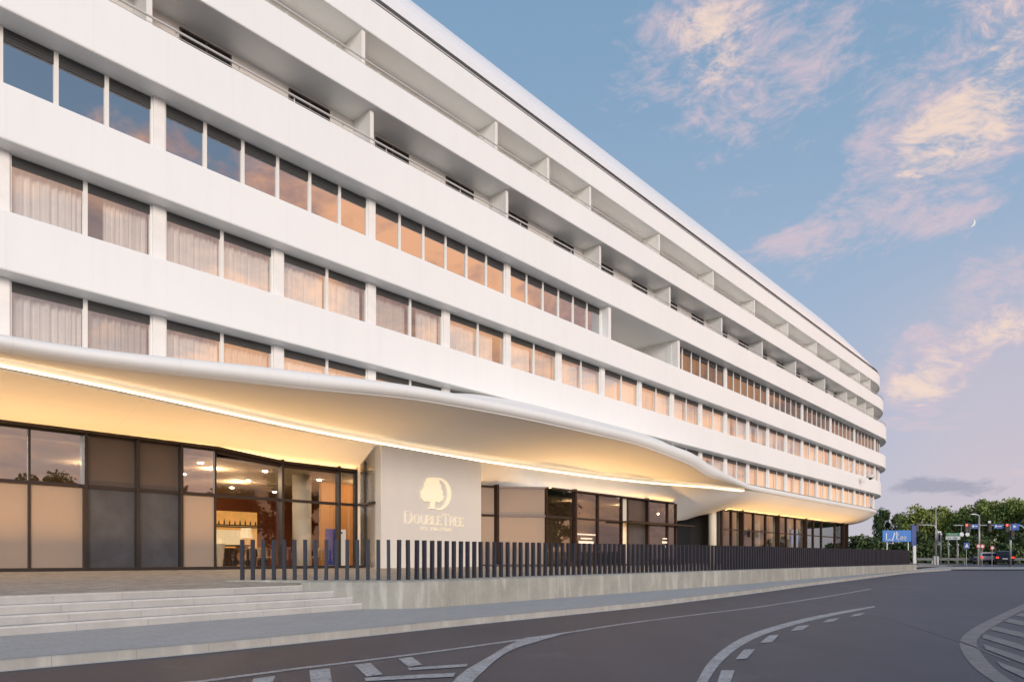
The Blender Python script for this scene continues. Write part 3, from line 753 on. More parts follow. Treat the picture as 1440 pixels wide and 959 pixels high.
# stroke letters with serifs
GL = {'D': [[(0, 0), (0, 1), (.35, 1), (.62, .85), (.72, .5), (.62, .15), (.35, 0), (0, 0)]], 'O': [[(.4, 0), (.14, .14), (.04, .5), (.14, .86), (.4, 1), (.66, .86), (.76, .5), (.66, .14), (.4, 0)]],
      'U': [[(.05, 1), (.05, .3), (.18, .05), (.35, 0), (.52, .05), (.65, .3), (.65, 1)]], 'B': [[(0, 0), (0, 1), (.35, 1), (.5, .88), (.5, .66), (.35, .54), (0, .54)], [(.35, .54), (.56, .42), (.56, .14), (.38, 0), (0, 0)]],
      'L': [[(0, 1), (0, 0), (.5, 0), (.52, .16)]], 'E': [[(.5, .86), (.48, 1), (0, 1), (0, 0), (.5, 0), (.52, .16)], [(0, .52), (.36, .52)]], 'T': [[(0, .86), (.02, 1), (.68, 1), (.70, .86)], [(.35, 1), (.35, 0)], [(.24, 0), (.46, 0)]],
      'R': [[(0, 0), (0, 1), (.35, 1), (.52, .88), (.52, .64), (.35, .5), (0, .5)], [(.28, .5), (.6, 0)]], 'Y': [[(0, 1), (.32, .5), (.64, 1)], [(.32, .5), (.32, 0)]],
      'H': [[(0, 0), (0, 1)], [(.6, 0), (.6, 1)], [(0, .52), (.6, .52)]], 'I': [[(0, 0), (0, 1)]], 'N': [[(0, 0), (0, 1), (.6, 0), (.6, 1)]], 't': [[(.15, 1.1), (.15, .1), (.3, 0), (.45, .1)], [(0, .75), (.42, .75)]],
      'e': [[(.05, .4), (.5, .45), (.45, .7), (.25, .78), (.05, .6), (.05, .2), (.25, 0), (.5, .1)]], '/': [[(0, -.1), (.35, 1.1)]], 'r': [[(0, 0), (0, .75)], [(0, .5), (.2, .75), (.4, .7)]], '.': [[(0, 0), (.08, 0)]], 'S': [[(.5, .85), (.3, 1), (.05, .85), (.08, .6), (.45, .42), (.5, .15), (.25, 0), (0, .15)]]}
WD = {'D': .74, 'O': .8, 'U': .7, 'B': .58, 'L': .54, 'E': .54, 'T': .7, 'R': .6, 'Y': .64, 'H': .6, 'I': 0.02, 'N': .6, 't': .45, 'e': .52, '/': .35, 'r': .4, '.': .08, ' ': .3, 'S': .5}
def strokes(b, text, x0, x1, z, heights, th, y0=-.045, y1=-.003, gap=.2):
    tot = sum(WD[c] * h + gap * h for c, h in zip(text, heights)); k = (x1 - x0) / tot; x = x0
    for c, h in zip(text, heights):
        for st in GL.get(c, []):
            for (ax, az), (cx, cz) in zip(st, st[1:]):
                A = Vector((x + ax * h * k, 0, z + az * h)); B_ = Vector((x + cx * h * k, 0, z + cz * h))
                d = (B_ - A).normalized(); n = Vector((-d.z, 0, d.x)) * (th * (1.0 if abs(d.z) > abs(d.x) else .6)) / 2
                A2 = A - d * th * .3; B2 = B_ + d * th * .3
                i_ = [b.vert((p.x, y, p.z)) for y in (y0, y1) for p in (A2 - n, B2 - n, B2 + n, A2 + n)]
                for f in ((0, 3, 2, 1), (4, 5, 6, 7), (0, 1, 5, 4), (1, 2, 6, 5), (2, 3, 7, 6), (3, 0, 4, 7)): b.face([i_[q] for q in f])
        x += (WD[c] + gap) * h * k
b = MB(); x0, z0 = lg(255, 745); x1, _ = lg(985, 745); z1 = lg(255, 600)[1]; H = z1 - z0
strokes(b, 'DOUBLETREE', x0, x1, z0, [H if i in (0, 6) else H * .78 for i in range(10)], .045)
b.build('lettering', M['letter'], sw)
b = MB(); x0, z0 = lg(452, 828); x1, _ = lg(830, 828)
strokes(b, 'BY HILTON', x0, x1, z0, [lg(452, 792)[1] - z0] * 9, .03, gap=.3)
b.build('lettering', M['letter'], sw)
# glowing return edge beside the wall
# ------------------------------------------------------------------ lobby furniture
def at_floor(x, Y): return ((x - 720) / F * Y, Y)
def make_chair():
    t = empty('armchair', (0, 0, 1.06))
    b = MB(); b.box(-.28, .28, -.26, .26, .40, .48); b.build('seat', M['chair'], t, bevel=.03)
    b = MB(); rows = []
    for z, y in ((.46, .24), (.6, .27), (.75, .30), (.9, .33)):
        rows.append([(x * .3, y - .12 * abs(x) ** 2, z) for x in (-1, -.6, 0, .6, 1)])
    b.grid(rows); o = b.build('backrest', M['chair'], t, smooth=True); md = o.modifiers.new('thick', 'SOLIDIFY'); md.thickness = .04
    for x in (-.24, .24):
        for y in (-.22, .22):
            b = MB(); b.tube([(x * 1.1, y * 1.15, 0), (x, y, .42)], .018, 6); b.build('leg', M['wood'], t)
    return t
c0 = make_chair()
for i, (x, Y, rz_, lab) in enumerate(((372, 33.0, 1.2, 'wooden armchair behind the lobby glass, left of the cream column'), (443, 33.5, -1.0, 'wooden armchair behind the lobby glass, right of the cream column'))):
    o = c0 if i == 0 else copy_tree(c0); X, Y = at_floor(x, Y); o.location = (X, Y, 1.06); o.rotation_euler = (0, 0, rz_); props(o, lab, 'armchair')
t = empty('side_table', (*at_floor(424, 34.5), 1.06), 0, 'small dark high table between the two lobby armchairs', 'table')
b = MB(); b.tube([(0, 0, .95), (0, 0, 1.0)], .45, 20); b.build('tabletop', M['wooddark'], t)
b = MB(); b.tube([(0, 0, 0), (0, 0, .03)], .28, 16); b.tube([(0, 0, .03), (0, 0, .95)], .035, 8); b.build('pedestal', M['black'], t)
t = empty('stump_table', (*at_floor(340, 33.0), 1.06), 0, 'wooden tree-trunk table with a dark top inside the lobby', 'table')
b = MB(); b.tube([(0, 0, 0), (.02, 0, .3), (-.03, .02, .6), (0, 0, .95)], [.24, .2, .22, .34], 9); b.build('trunk_base', M['wood'], t)
b = MB(); b.box(-1.0, .45, -.3, .3, .96, 1.03); b.build('tabletop', M['wooddark'], t, bevel=.01)
for x, Y, h, lab in ((309, 31.5, 1.05, 'slim lamp on a tapered pale base at the left of the lobby glass'), (346, 34.0, 1.25, 'pale shaded lamp above the trunk table in the lobby')):
    t = empty('table_lamp' if x > 320 else 'floor_lamp', (*at_floor(x, Y), 1.06 if x < 320 else 2.095), 0, lab, 'lamp')
    b = MB()
    if x < 320: b.tube([(0, 0, 0), (0, 0, h)], [.12, .24], 10)
    else: b.tube([(0, 0, 0), (0, 0, .35)], .03, 8); b.tube([(0, 0, 0), (0, 0, .03)], .12, 12)
    b.build('lamp_base', M['column'], t, smooth=False)
    hh = h if x < 320 else .35
    b = MB(); b.tube([(0, 0, hh), (0, 0, hh + (.28 if x < 320 else .5))], [.1, .07] if x < 320 else [.32, .24], 14); b.build('lamp_shade', M['shade'], t)
# the glowing bar niche at the back of the lobby
s_, d_ = SD(*at_floor(328, 38))
t = empty('bar_shelf', W(s_, d_, 1.06), ROTZ, 'amber glowing bar shelf with glass panels at the back of the lobby', 'bar')
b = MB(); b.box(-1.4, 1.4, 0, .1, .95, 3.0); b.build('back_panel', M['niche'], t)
b = MB(); b.box(-1.3, .4, -.2, -.1, 1.05, 1.95); b.build('lit_screen', M['shade'], t)
for z in (2.1, 2.2):
    b = MB(); b.box(-1.4, 1.4, -.35, 0, z, z + .05); b.build('shelf', M['wooddark'], t)
b = MB(); b.box(-1.6, 1.6, -.9, -.3, 0, .95); b.build('counter', M['wooddark'], t)
for i in range(9):
    b = MB(); x = -1.2 + i * .3; h = random.Random(i).uniform(.2, .3); b.tube([(x, -.2, 2.25), (x, -.2, 2.25 + h * .6), (x, -.2, 2.25 + h * .75), (x, -.2, 2.25 + h)], [.04, .04, .015, .015], 8)
    o = b.build('bottle', mat('bottle_glass', (.1, .05, .02), .1) if i == 0 else bpy.data.materials['bottle_glass'], None)
    o.location = t.location; o.rotation_euler = (0, 0, ROTZ); props(o, 'small dark bottle on the top shelf of the lobby bar', 'bottle', 'bottles on the lobby bar shelf')
t = empty('roll_up_banner', (*at_floor(466, 31.8), 1.06), .5, 'royal blue roll-up banner behind the lobby glass', 'banner')
b = MB(); b.box(-.28, .28, 0, .02, .05, 1.75); b.build('banner_cloth', M['blue'], t)
b = MB(); b.box(-.3, .3, -.08, .1, 0, .06); b.build('banner_base', M['steel'], t)
t = empty('info_stand', (*at_floor(480, 31.3), 1.06), .3, 'slim white information stand beside the blue banner', 'stand')
b = MB(); b.box(-.2, .2, 0, .06, .04, 1.7); b.build('board', M['whitep'], t); b = MB(); b.box(-.28, .28, -.15, .2, 0, .035); b.build('stand_foot', M['steel'], t)
b = MB(); b.box(-.05, .05, -.012, -.002, 1.5, 1.6); b.build('logo_mark', M['black'], t)

# ------------------------------------------------------------------ street, paving, steps
yk = [-60, -20, 0, 5, 10, 15, 20, 25, 30, 37, 45, 52, 60, 70, 82, 100, 120, 150]
xk = [-80, -40, -20, -10, 0, 10, 20, 30, 45, 60, 90, 140, 220]
b = MB(); b.grid([[(x, y, g(y)) for x in xk] for y in yk]); props(b.build('road', M['road'], fix=False), kind='structure')
b = MB(); b.grid([[(x, y, lerpk(GK, y) - .06 if y > -60 else -.06) for x in (-1500, -80, 220, 1500)] for y in (-1500, -60.5, 20, 30, 45, 60, 82, 150.5, 1500)])
props(b.build('ground', M['grass'], fix=False), kind='structure')
kerb_px = [(0, 943), (120, 932), (240, 921.5), (380, 907.5), (520, 893), (660, 878), (800, 864), (900, 853.7), (1050, 835), (1162, 820), (1275, 806)]
KP = [px_to_street(*q) for q in kerb_px]
KP = [(-13.9, 1.5), (-10.2, 5.0)] + KP
v = Vector((.72, .69)); l_ = Vector(KP[-1]); KP += [tuple(l_ + v * 8), tuple(l_ + v * 20)]
def resample(P, step=.5):
    out = [Vector(P[0])]
    Q = [Vector(P[0])] + [Vector(p) for p in P] + [Vector(P[-1])]
    for i in range(1, len(Q) - 2):
        a, b_, c, d = Q[i - 1:i + 3]; n = max(2, int((c - b_).length / step))
        for j in range(1, n + 1):
            t = j / n
            out.append(.5 * ((2 * b_) + (-a + c) * t + (2 * a - 5 * b_ + 4 * c - d) * t * t + (-a + 3 * b_ - 3 * c + d) * t ** 3))
    return out
KR = resample(KP)
def normals(P):
    N = []
    for i in range(len(P)):
        t = (P[min(i + 1, len(P) - 1)] - P[max(i - 1, 0)]).normalized(); N.append(Vector((-t.y, t.x)))
    return N
KN = normals(KR)
def strip(name, P, N, offs, m, kind='structure', zf=None, **kw):
    b = MB(); rows = [[(p.x + n.x * o, p.y + n.y * o, (g(p.y + n.y * o)) + dz) for (o, dz) in offs] for p, n in zip(P, N)]
    b.grid(rows); o = b.build(name, m, fix=False)
    if kind: o['kind'] = kind
    return o
strip('kerb', KR, KN, [(0, -.02), (0, .12), (.02, .135), (.17, .135), (.17, .05)], M['kerb'])
strip('pavement', KR, KN, [(.16, .125)] + [(q, .125 ) for q in (1, 2, 3, 4.5, 6.0)], M['pave'])
strip('gutter_line', KR, KN, [(-.13, .005), (-.0, .005)], M['nose'])

A_ = [(-9.15, 12.2), (-8.93, 11.9), (-8.70, 11.6), (-8.48, 11.3), (-8.25, 11.0)]
B_s = [(-5.4, 17.4), (-4.85, 17.1), (-4.38, 17.1), (-3.9, 17.4), (-3.7, 17.3)]
LZ = [.74, .585, .43, .275, .125]
L0, L1 = [], []
dir0 = Vector((.60, .80))
for a, c in zip(A_, B_s):
    a = Vector(a); c = Vector(c); u = (c - a).normalized()
    k = (17.5 - a.y) / u.y; L1.append(a + u * k); L0.append(a - u * 13)
b = MB(); nb = MB(); N_ = 12
def lp(a, c, t): return a + (c - a) * t
for i in range(4):
    zt = LZ[i]; zl = LZ[i + 1] - (.0 if i < 3 else .05)
    r0 = [lp(L0[i], L1[i], t / N_) for t in range(N_ + 1)]; r1 = [lp(L0[i + 1], L1[i + 1], t / N_) for t in range(N_ + 1)]
    b.grid([[(p.x, p.y, zt) for p in r0], [(p.x, p.y, zl) for p in r0], [(p.x, p.y, zl) for p in r1]] if i < 3 else [[(p.x, p.y, zt) for p in r0], [(p.x, p.y, zl) for p in r0]])
    n = Vector((-(L1[i] - L0[i]).y, (L1[i] - L0[i]).x)).normalized()
    nb.grid([[(p.x - n.x * .004, p.y - n.y * .004, zt - .03) for p in r0], [(p.x - n.x * .004, p.y - n.y * .004, zt + .004) for p in r0], [(p.x + n.x * .05, p.y + n.y * .05, zt + .004) for p in r0]])
props(b.build('steps', M['step'], fix=False), kind='structure')
props(nb.build('step_edges', M['nose'], fix=False), kind='structure')
# terrace
def zter(d): return .74 + max(0, (d - 15.3)) * (.32 / 10.9)
WP = [(-7.6, 18.35), (-3.1, 18.45), (-2.7, 18.75), (-.87, 20.8), (4.0, 25.3), (9.4, 30.3), (19.5, 41.0), (30.4, 52.2)]
bd = [SD(L0[0].x, L0[0].y), SD(L1[0].x, L1[0].y - .05), SD(-3.1, 18.5), SD(-.87, 20.85), SD(4.0, 25.35), SD(9.4, 30.35), SD(19.5, 41.1), SD(30.4, 52.3), (75.0, 13.0), (100., 14.)]
b = MB(); rows = []
sv = [bd[0][0] + (bd[-1][0] - bd[0][0]) * i / 120 for i in range(121)] + [q[0] for q in bd]
for s in sorted(set(sv)):
    d0 = lerpk(bd, s)
    rows.append([W(s, d, zter(d)) for d in [d0 + (26.5 - d0) * t / 8 for t in range(9)]])
b.grid(rows); props(b.build('terrace', M['terrace'], fix=False), kind='structure')
b = MB(); b.poly([W(-11, 26.5, 1.05), W(100, 26.5, 1.05), W(100, 40, 1.05), W(-11, 40, 1.05)]); o = b.build('lobby_floor', M['lfloor'], fix=False); props(o, kind='structure')

# retaining wall, one body, plus fence
def dens(P, step):
    out = []
    for a, c in zip(P, P[1:]):
        a, c = Vector(a), Vector(c); n = max(1, int((c - a).length / step))
        for j in range(n): out.append(a + (c - a) * j / n)
    out.append(Vector(P[-1])); return out
WPs = WP[:2] + [(-2.85, 18.58)] + WP[2:]
PW = dens(WPs, 1.0); NW = normals(PW)
def wtop(Y): return lerpk([(0, .82), (20, .82), (30, .90), (52, .98)], Y)
b = MB()
prof = [(-.22, -.15, 0), (-.22, .0, 1), (-.20, .02, 1), (.24, .02, 1), (.24, -.15, 0)]
rows = []
PW = [Vector((-5.47, 18.4)), Vector((-5.42, 18.4))]; PW = dens(WPs[:1] + [(-5.43, 18.41)], 1.0) + dens([(-5.42, 18.41)] + WPs[1:], 1.0); NW = normals(PW)
def fo(p, o): return o if o > 0 else (-.2 if p.x < -5.425 else o * lerpk([(18, 4.45), (20.8, 3.9), (30, 2.9), (52, 2.2)], p.y))
for p, n in zip(PW, NW):
    rows.append([(p.x + n.x * fo(p, o), p.y + n.y * fo(p, o), (wtop(p.y) + (dz if dz else -.02)) if top else g(p.y) - .1) for (o, dz, top) in prof]); continue
    rows.append([(p.x + n.x * o, p.y + n.y * o, (wtop(p.y) + (dz if dz else -.02)) if top else g(p.y) - .1) for (o, dz, top) in prof])
R = b.grid(rows, closed=True); b.face(R[0]); b.face(R[-1])
o = b.build('retaining_wall', M['wallc']); props(o, 'low stained concrete wall carrying the dark post fence', 'wall')
fence = empty('post_fence', (WP[0][0], WP[0][1], .83), 0, 'curving fence of closely set dark steel posts on the concrete wall', 'fence')
pts = []; P = [Vector(q) for q in WP]; acc = 0.35; 
for a, c in zip(P, P[1:]):
    L = (c - a).length; u = (c - a) / L
    while acc < L: pts.append((a + u * acc, atan2(u.y, u.x))); acc += .28
    acc -= L
far = MB(); pm = None
for i, (p, a) in enumerate(pts):
    z = wtop(p.y) + .015
    if i < 96:
        if pm is None:
            b = MB(); b.box(-.04, .04, -.055, .055, 0, 1.09); pm = b.build('fence_post', M['slat'], fence); o = pm
        else: o = pm.copy(); col.objects.link(o)
        o.location = Vector((p.x, p.y, z)) - fence.location; o.rotation_euler = (random.uniform(-.008, .008), random.uniform(-.008, .008), a + random.uniform(-.03, .03))
    else:
        far.box(-.04, .04, -.055, .055, 0, 1.09, M=Matrix.Translation(Vector((p.x, p.y, z)) - fence.location) @ Matrix.Rotation(a, 4, 'Z'))
o = far.build('fence_post', M['slat'], fence); o['kind'] = 'stuff'

# ---- road markings
def line_px(edgeL, edgeR, name, m, dz=.006):
    A = resample([px_to_street(*q) for q in edgeL], .4); n = len(A)
    Bp = resample([px_to_street(*q) for q in edgeR], .4)
    def at(P, t):
        x = t * (len(P) - 1); i = min(int(x), len(P) - 2); return P[i] + (P[i + 1] - P[i]) * (x - i)
    n = max(len(A), len(Bp)); b = MB()
    b.grid([[(q.x, q.y, g(q.y) + dz) for q in (at(A, i / (n - 1)), at(Bp, i / (n - 1)))] for i in range(n)])
    o = b.build(name, m, fix=False); o['kind'] = 'structure'; return o
def line_c(P, w, name, m, dz=.006):
    Q = resample(P, .5); N = normals(Q); b = MB()
    b.grid([[(q.x + n.x * o, q.y + n.y * o, g(q.y + n.y * o) + dz) for o in (-w / 2, w / 2)] for q, n in zip(Q, N)])
    o = b.build(name, m, fix=False); o['kind'] = 'structure'; return o
sv_ = lambda L: [px_to_street(*q) for q in L]
line_c([(-10.2, 1.0)] + sv_([(120, 976), (279, 958.5), (411, 941), (551, 924), (660, 909.5), (738, 898.5), (800, 889), (900, 874), (1050, 855.4), (1162, 838.7), (1225, 828)]), .13, 'road_marking', M['paint'])
line_px([(738, 897), (712, 909), (687, 924), (656, 942), (637, 959), (622, 980), (612, 1010)], [(800, 889.5), (746, 905), (718, 915), (699, 927), (680, 944), (664, 960), (648, 985)], 'road_marking', M['paint'], .01)
def quad_px(pts, m=M['paint'], dz=.009):
    b = MB(); b.poly([(q[0], q[1], g(q[1]) + dz) for q in sv_(pts)]); o = b.build('road_marking', m, fix=False); o['kind'] = 'structure'
f1 = lambda x, y: (240 + x / 2.571, 860 + y / 2.571)
for Q in ([(300, 243), (378, 234), (366, 262), (286, 270)], [(502, 213), (575, 205), (588, 285), (510, 290)], [(664, 193), (722, 186), (767, 228), (708, 236)], [(822, 171), (872, 164), (910, 192), (860, 201)],
          [(700, 240), (1030, 222), (1022, 236), (705, 252)], [(858, 204), (1075, 189), (1068, 200), (862, 213)], [(590, 283), (985, 262), (975, 285), (600, 305)]):
    quad_px([f1(*q) for q in Q])
f2 = lambda x, y: (900 + x / 2.667, 760 + y / 2.667)
line_px([f2(*q) for q in ((205, 545), (262, 452), (350, 382), (450, 338), (600, 296), (750, 266), (880, 244))], [f2(*q) for q in ((245, 545), (295, 468), (372, 400), (470, 351), (610, 308), (750, 276), (880, 250))], 'road_marking', M['paint'])
for Q in ([(305, 488), (355, 487), (335, 545), (285, 548)], [(390, 409), (432, 408), (400, 444), (358, 446)], [(484, 357), (521, 354), (495, 382), (450, 384)], [(590, 322), (636, 317), (610, 336), (565, 339)],
          [(705, 296), (749, 290), (727, 303), (684, 308)], [(808, 276), (846, 270), (826, 281), (786, 286)]):
    quad_px([f2(*q) for q in Q])
line_px([f2(*q) for q in ((1560, 190), (1440, 236), (1320, 292), (1235, 338), (1200, 378), (1215, 430), (1262, 484), (1330, 531), (1420, 580))],
        [f2(*q) for q in ((1560, 215), (1445, 258), (1350, 308), (1285, 350), (1262, 383), (1285, 430), (1335, 484), (1400, 531), (1480, 570))], 'road_marking', M['paint_old'])
for Q in ([(1385, 292), (1560, 330), (1560, 348), (1365, 304)], [(1330, 322), (1560, 375), (1560, 395), (1312, 334)], [(1288, 350), (1560, 428), (1560, 452), (1285, 366)], [(1286, 388), (1560, 478), (1560, 508), (1296, 408)],
          [(1335, 452), (1560, 535), (1560, 575), (1360, 478)], [(1430, 272), (1560, 295), (1560, 308), (1408, 282)]):
    quad_px([f2(*q) for q in Q], M['paint_old'])
# manhole-free asphalt seam
line_c(sv_([(1225, 862), (1290, 882), (1350, 902), (1420, 930)]), .03, 'road_marking', M['paint_old'])

# far pavement and low barrier
P = resample([(31, 47), (40, 60), (52, 72), (70, 84), (100, 92)]); N = normals(P)
b = MB(); b.grid([[(p.x, p.y, g(p.y) + .07) for p in (Vector((x0, y)), Vector((x1, y)))] for (x0, x1, y) in ((33, 50, 56), (34, 60, 60), (36, 64, 64))])
props(b.build('pavement', M['pave'], fix=False), kind='structure')
b = MB(); b.grid([[(x, y, g(y) + dz) for x in (20, 50, 80, 160)] for y, dz in ((86, .02), (92, .05), (100, .05), (140, .05))]); props(b.build('verge', M['grass'], fix=False), kind='structure')

# ------------------------------------------------------------------ trees
def tree_meshes(seed, h, w, leafm, n=5200, leaf=.30):
    r = np.random.RandomState(seed); rr = random.Random(seed)
    cl = []
    for i in range(22):
        a = rr.uniform(0, 2 * pi); q = rr.uniform(.0, 1) ** .6; zz = rr.uniform(.22, .95) ** .9
        wd = w * .5 * (1.0 - .55 * max(0, (zz - .6) / .4) ** 1.4) * (.75 + .25 * min(1, zz / .4))
        cl.append((cos(a) * q * wd * .8, sin(a) * q * wd * .8, zz * h, rr.uniform(.08, .22) * w))
    b = MB()
    q_ = .9 + .2 * rr.random(); b.tube([(0, 0, -.2), (.05, .03, h * .2), (-.08, .05, h * .4), (0, 0, h * .7)], [.035 * h, .028 * h, .02 * h, .008 * h], 9)
    for c in cl[:12]: b.tube([(0, 0, h * .22), (c[0] * .5, c[1] * .5, h * .2 + (c[2] - h * .2) * .6), (c[0], c[1], c[2])], [.014 * h, .009 * h, .004 * h], 5)
    V = []; Fc = []
    for i in range(n):
        c = cl[r.randint(len(cl))]; v = r.normal(size=3); v /= np.linalg.norm(v); k = c[3] * (r.uniform() ** .35) * (1 + .25 * r.normal() * .5)
        p = np.array(c[:3]) + v * k * np.array([1, 1, .8])
        a = r.normal(size=3); a /= np.linalg.norm(a); bb = np.cross(a, r.normal(size=3)); bb /= np.linalg.norm(bb) + 1e-6
        s = leaf * r.uniform(.5, 1.2)
        o = len(V); V += [tuple(p - a * s), tuple(p + bb * s * .55), tuple(p + a * s), tuple(p - bb * s * .55)]; Fc.append((o, o + 1, o + 2, o + 3))
    me = bpy.data.meshes.new('crown'); me.from_pydata(V, [], Fc); me.materials.append(leafm)
    return b, me
def make_tree(seed, h, w, leafm, n=5200, leaf=.30):
    t = empty('broadleaf_tree', (0, 0, 0)); b, me = tree_meshes(seed, h, w, leafm, n, leaf)
    b.build('trunk', M['trunk'], t, smooth=True); o = bpy.data.objects.new('crown', me); col.objects.link(o); o.parent = t
    return t
protos = {}
def place_tree(kind, X, Y, h, w, rzz, label, group):
    seed, lm = kind
    if kind not in protos:
        protos[kind] = t = make_tree(seed, 10, 9, LEAF[lm])
    else: t = copy_tree(protos[kind])
    t.location = (X, Y, g(Y)); t.rotation_euler = (0, 0, rzz); t.scale = (w / 9, w / 9, h / 10); props(t, label, 'tree', group); return t
# (column in the photograph's bearing, distance, top row) for each crown
TR = [(1240, 118, 717, 1.9, 2, 1), (1268, 122, 725, 3.4, 2, 3), (1297, 112, 712, 3.6, 0, 2), (1318, 118, 716, 3.3, 0, 4), (1343, 116, 722, 3.2, 1, 1), (1362, 108, 714, 3.4, 1, 2), (1385, 112, 706, 3.6, 1, 3), (1408, 104, 705, 3.6, 0, 1), (1432, 100, 707, 3.6, 1, 4), (1456, 98, 709, 3.6, 2, 2), (1482, 96, 702, 3.6, 1, 2)]
TL = ['slim dark tree just right of the hotel end', 'low dark rounded tree second from the hotel end', 'yellow-green tree behind the tall bare lamp mast', 'light green tree right of the tall lamp mast', 'lower tree behind the green direction sign',
      'mid green tree left of the hanging traffic lights', 'tall mid green tree behind the lamp pole with traffic lights', 'bright green tree behind the white-lit signal', 'large tree behind the dark car', 'dark tree at the right edge of the view', 'tall tree past the right edge of the view']
for (x, Y, yt, wf, lm, sd), lab in zip(TR, TL):
    h = EYE + (786 - yt) / F * Y - g(Y); w = max(4.0, wf / 3.6 * 7.5 if x != 1240 else 3.6)
    place_tree((sd, lm), (x - 720) / F * Y, Y, h, w, x * .7, lab, None)
# dense undergrowth behind the junction: uncountable, one body
r = np.random.RandomState(5); V = []; Fc = []
for i in range(26000):
    X = r.uniform(46, 92); Y = 96 + r.uniform(0, 5) - (X - 46) * .12; top = 2.9 + .8 * sin(X * .9) + .7 * sin(X * 2.3 + 1)
    z = g(Y) + r.uniform(0, 1) ** .8 * top; s = r.uniform(.12, .34); a = r.normal(size=3); a /= np.linalg.norm(a); c = np.cross(a, r.normal(size=3)); c /= np.linalg.norm(c)
    p = np.array([X, Y, z]); o = len(V); V += [tuple(p - a * s), tuple(p + c * s * .6), tuple(p + a * s), tuple(p - c * s * .6)]; Fc.append((o, o + 1, o + 2, o + 3))
me = bpy.data.meshes.new('undergrowth'); me.from_pydata(V, [], Fc); me.materials.append(LEAF[2]); o = bpy.data.objects.new('undergrowth', me); col.objects.link(o)
props(o, 'dark mass of bushes behind the junction signs', 'bushes', kind='stuff')
# trees across the road whose reflections show in the ground-floor glass
for i, (X, Y, h, w) in enumerate([(44, -10, 11, 9), (52, -2, 13, 10), (50, 8, 10, 9), (60, 14, 14, 11), (66, 26, 13, 10), (40, -22, 12, 9), (70, 38, 12, 10), (78, 50, 13, 10), (30, -26, 9, 8)]):
    place_tree((1 + i % 4, (i + 1) % 3), X, Y, h, w, i * 1.3, 'leafy roadside tree across the street mirrored in the ground-floor glass', 'trees across the street')

# ------------------------------------------------------------------ street furniture at the junction
def pz(y, Y): return EYE + (786 - y) / F * Y
def px(x, Y): return (x - 720) / F * Y
def signal_head(parent, X, z, lit, backboard=True, h=.95):
    b = MB()
    b.box(X - .17, X + .17, -.32, -.08, z - h, z)
    o = b.build('signal_head', M['black'], parent, bevel=.03)
    for i, c in enumerate(('red', 'amber', 'green')):
        zz = z - .18 - i * .3
        b = MB(); b.tube([(X, -.33, zz), (X, -.36, zz)], .11, 12)
        on = (lit == c)
        cc = {'red': (.9, .05, .03), 'amber': (.9, .45, .05), 'green': (.2, .9, .6)}[c]
        m = mat('lens_' + c + ('_lit' if on else ''), [q * (.8 if on else .08) for q in cc], .3, emit=cc if on else None, es=4 if on else 0)
        b.build('lens', m, o)
    return o
Y = 78.0
# tall lamp mast with curved signal arm to the left
t = empty('lamp_mast', (px(1316, Y), Y, g(Y)), 0, 'tall bare pale mast with a curved arm to the left, left of the green sign', 'lamp post')
zt = pz(713, Y) - g(Y); b = MB(); b.tube([(0, 0, 0), (0, 0, zt * .5), (0, 0, zt)], [.13, .10, .05], 10); b.build('pole', M['steel'], t, smooth=True)
za = pz(738, Y) - g(Y)
b = MB(); b.tube([(.1, -.1, za - 1.4), (.08, -.1, za - .6), (-.25, -.1, za - .08), (-.7, -.1, za), (-3.0, -.1, za + .02)], .06, 8); b.build('signal_arm', M['steel'], t, smooth=True)
signal_head(t, -2.3, za + .2, None); 
b = MB(); b.box(.12, .55, -.12, -.06, za - 2.3, za - .7); b.build('sign_plate', M['steel'], t)
signal_head(t, .42, za - .9, None)
b = MB(); b.box(-.3, .3, -.1, .15, 0, 1.0); b.build('control_box', M['steel'], t, bevel=.02)
# pole with signals on a long arm
Y = 72.0
t = empty('signal_gantry', (px(1377, Y), Y, g(Y)), 0, 'pale lamp pole crossing the arm with the red-framed traffic light', 'traffic lights')
zt = pz(724, Y) - g(Y); za = pz(738.5, Y) - g(Y)
b = MB(); b.tube([(0, 0, 0), (0, 0, zt)], [.12, .07], 10); b.build('pole', M['steel'], t, smooth=True)
b = MB(); b.tube([(0, 0, zt - .05), (-.5, 0, zt + .1)], .04, 6); b.box(-.85, -.4, -.12, .12, zt + .04, zt + .14); b.build('lamp_head', M['whitep'], t)
b = MB(); b.tube([(px(1340, Y) - px(1377, Y), -.1, za), (px(1420, Y) - px(1377, Y), -.1, za)], .06, 8); b.build('signal_arm', M['steel'], t)
xo = lambda x: px(x, Y) - px(1377, Y)
for x in (1356.5, 1360.5): signal_head(t, xo(x), za + .2, 'red' if x < 1358 else None)
signal_head(t, xo(1389.5), za + .25, None); signal_head(t, xo(1413), za + .2, 'red'); signal_head(t, xo(1417), za + .2, None)
bm = mat('road_sign_blue', (.02, .08, .36), .4)
for x0, x1 in ((1364, 1374), (1396, 1408)):
    b = MB(); b.box(xo(x0), xo(x1), -.2, -.15, za - .35, za + .12); o = b.build('blue_sign', bm, t)
    b = MB(); b.box(xo(x0) + .1, xo(x0) + .3, -.22, -.205, za - .2, za + .0); b.box(xo(x0) + .4, xo(x1) - .1, -.22, -.205, za - .14, za - .06); b.build('sign_marking', M['whitep'], o)
b = MB(); b.box(xo(1387.7), xo(1391.3), -.23, -.17, za + .25, za + .45); b.build('white_plate', M['whitep'], t)
for x in (1351, 1359):
    b = MB(); b.tube([(xo(x), -.15, za - .95), (xo(x), -.19, za - .95)], .22, 16); b.build('round_sign', M['whitep'], t)
    b = MB(); b.tube([(xo(x), -.1, za - .95), (xo(x), -.1, za)], .02, 5); b.build('hanger', M['steel'], t)
Y = 66.0
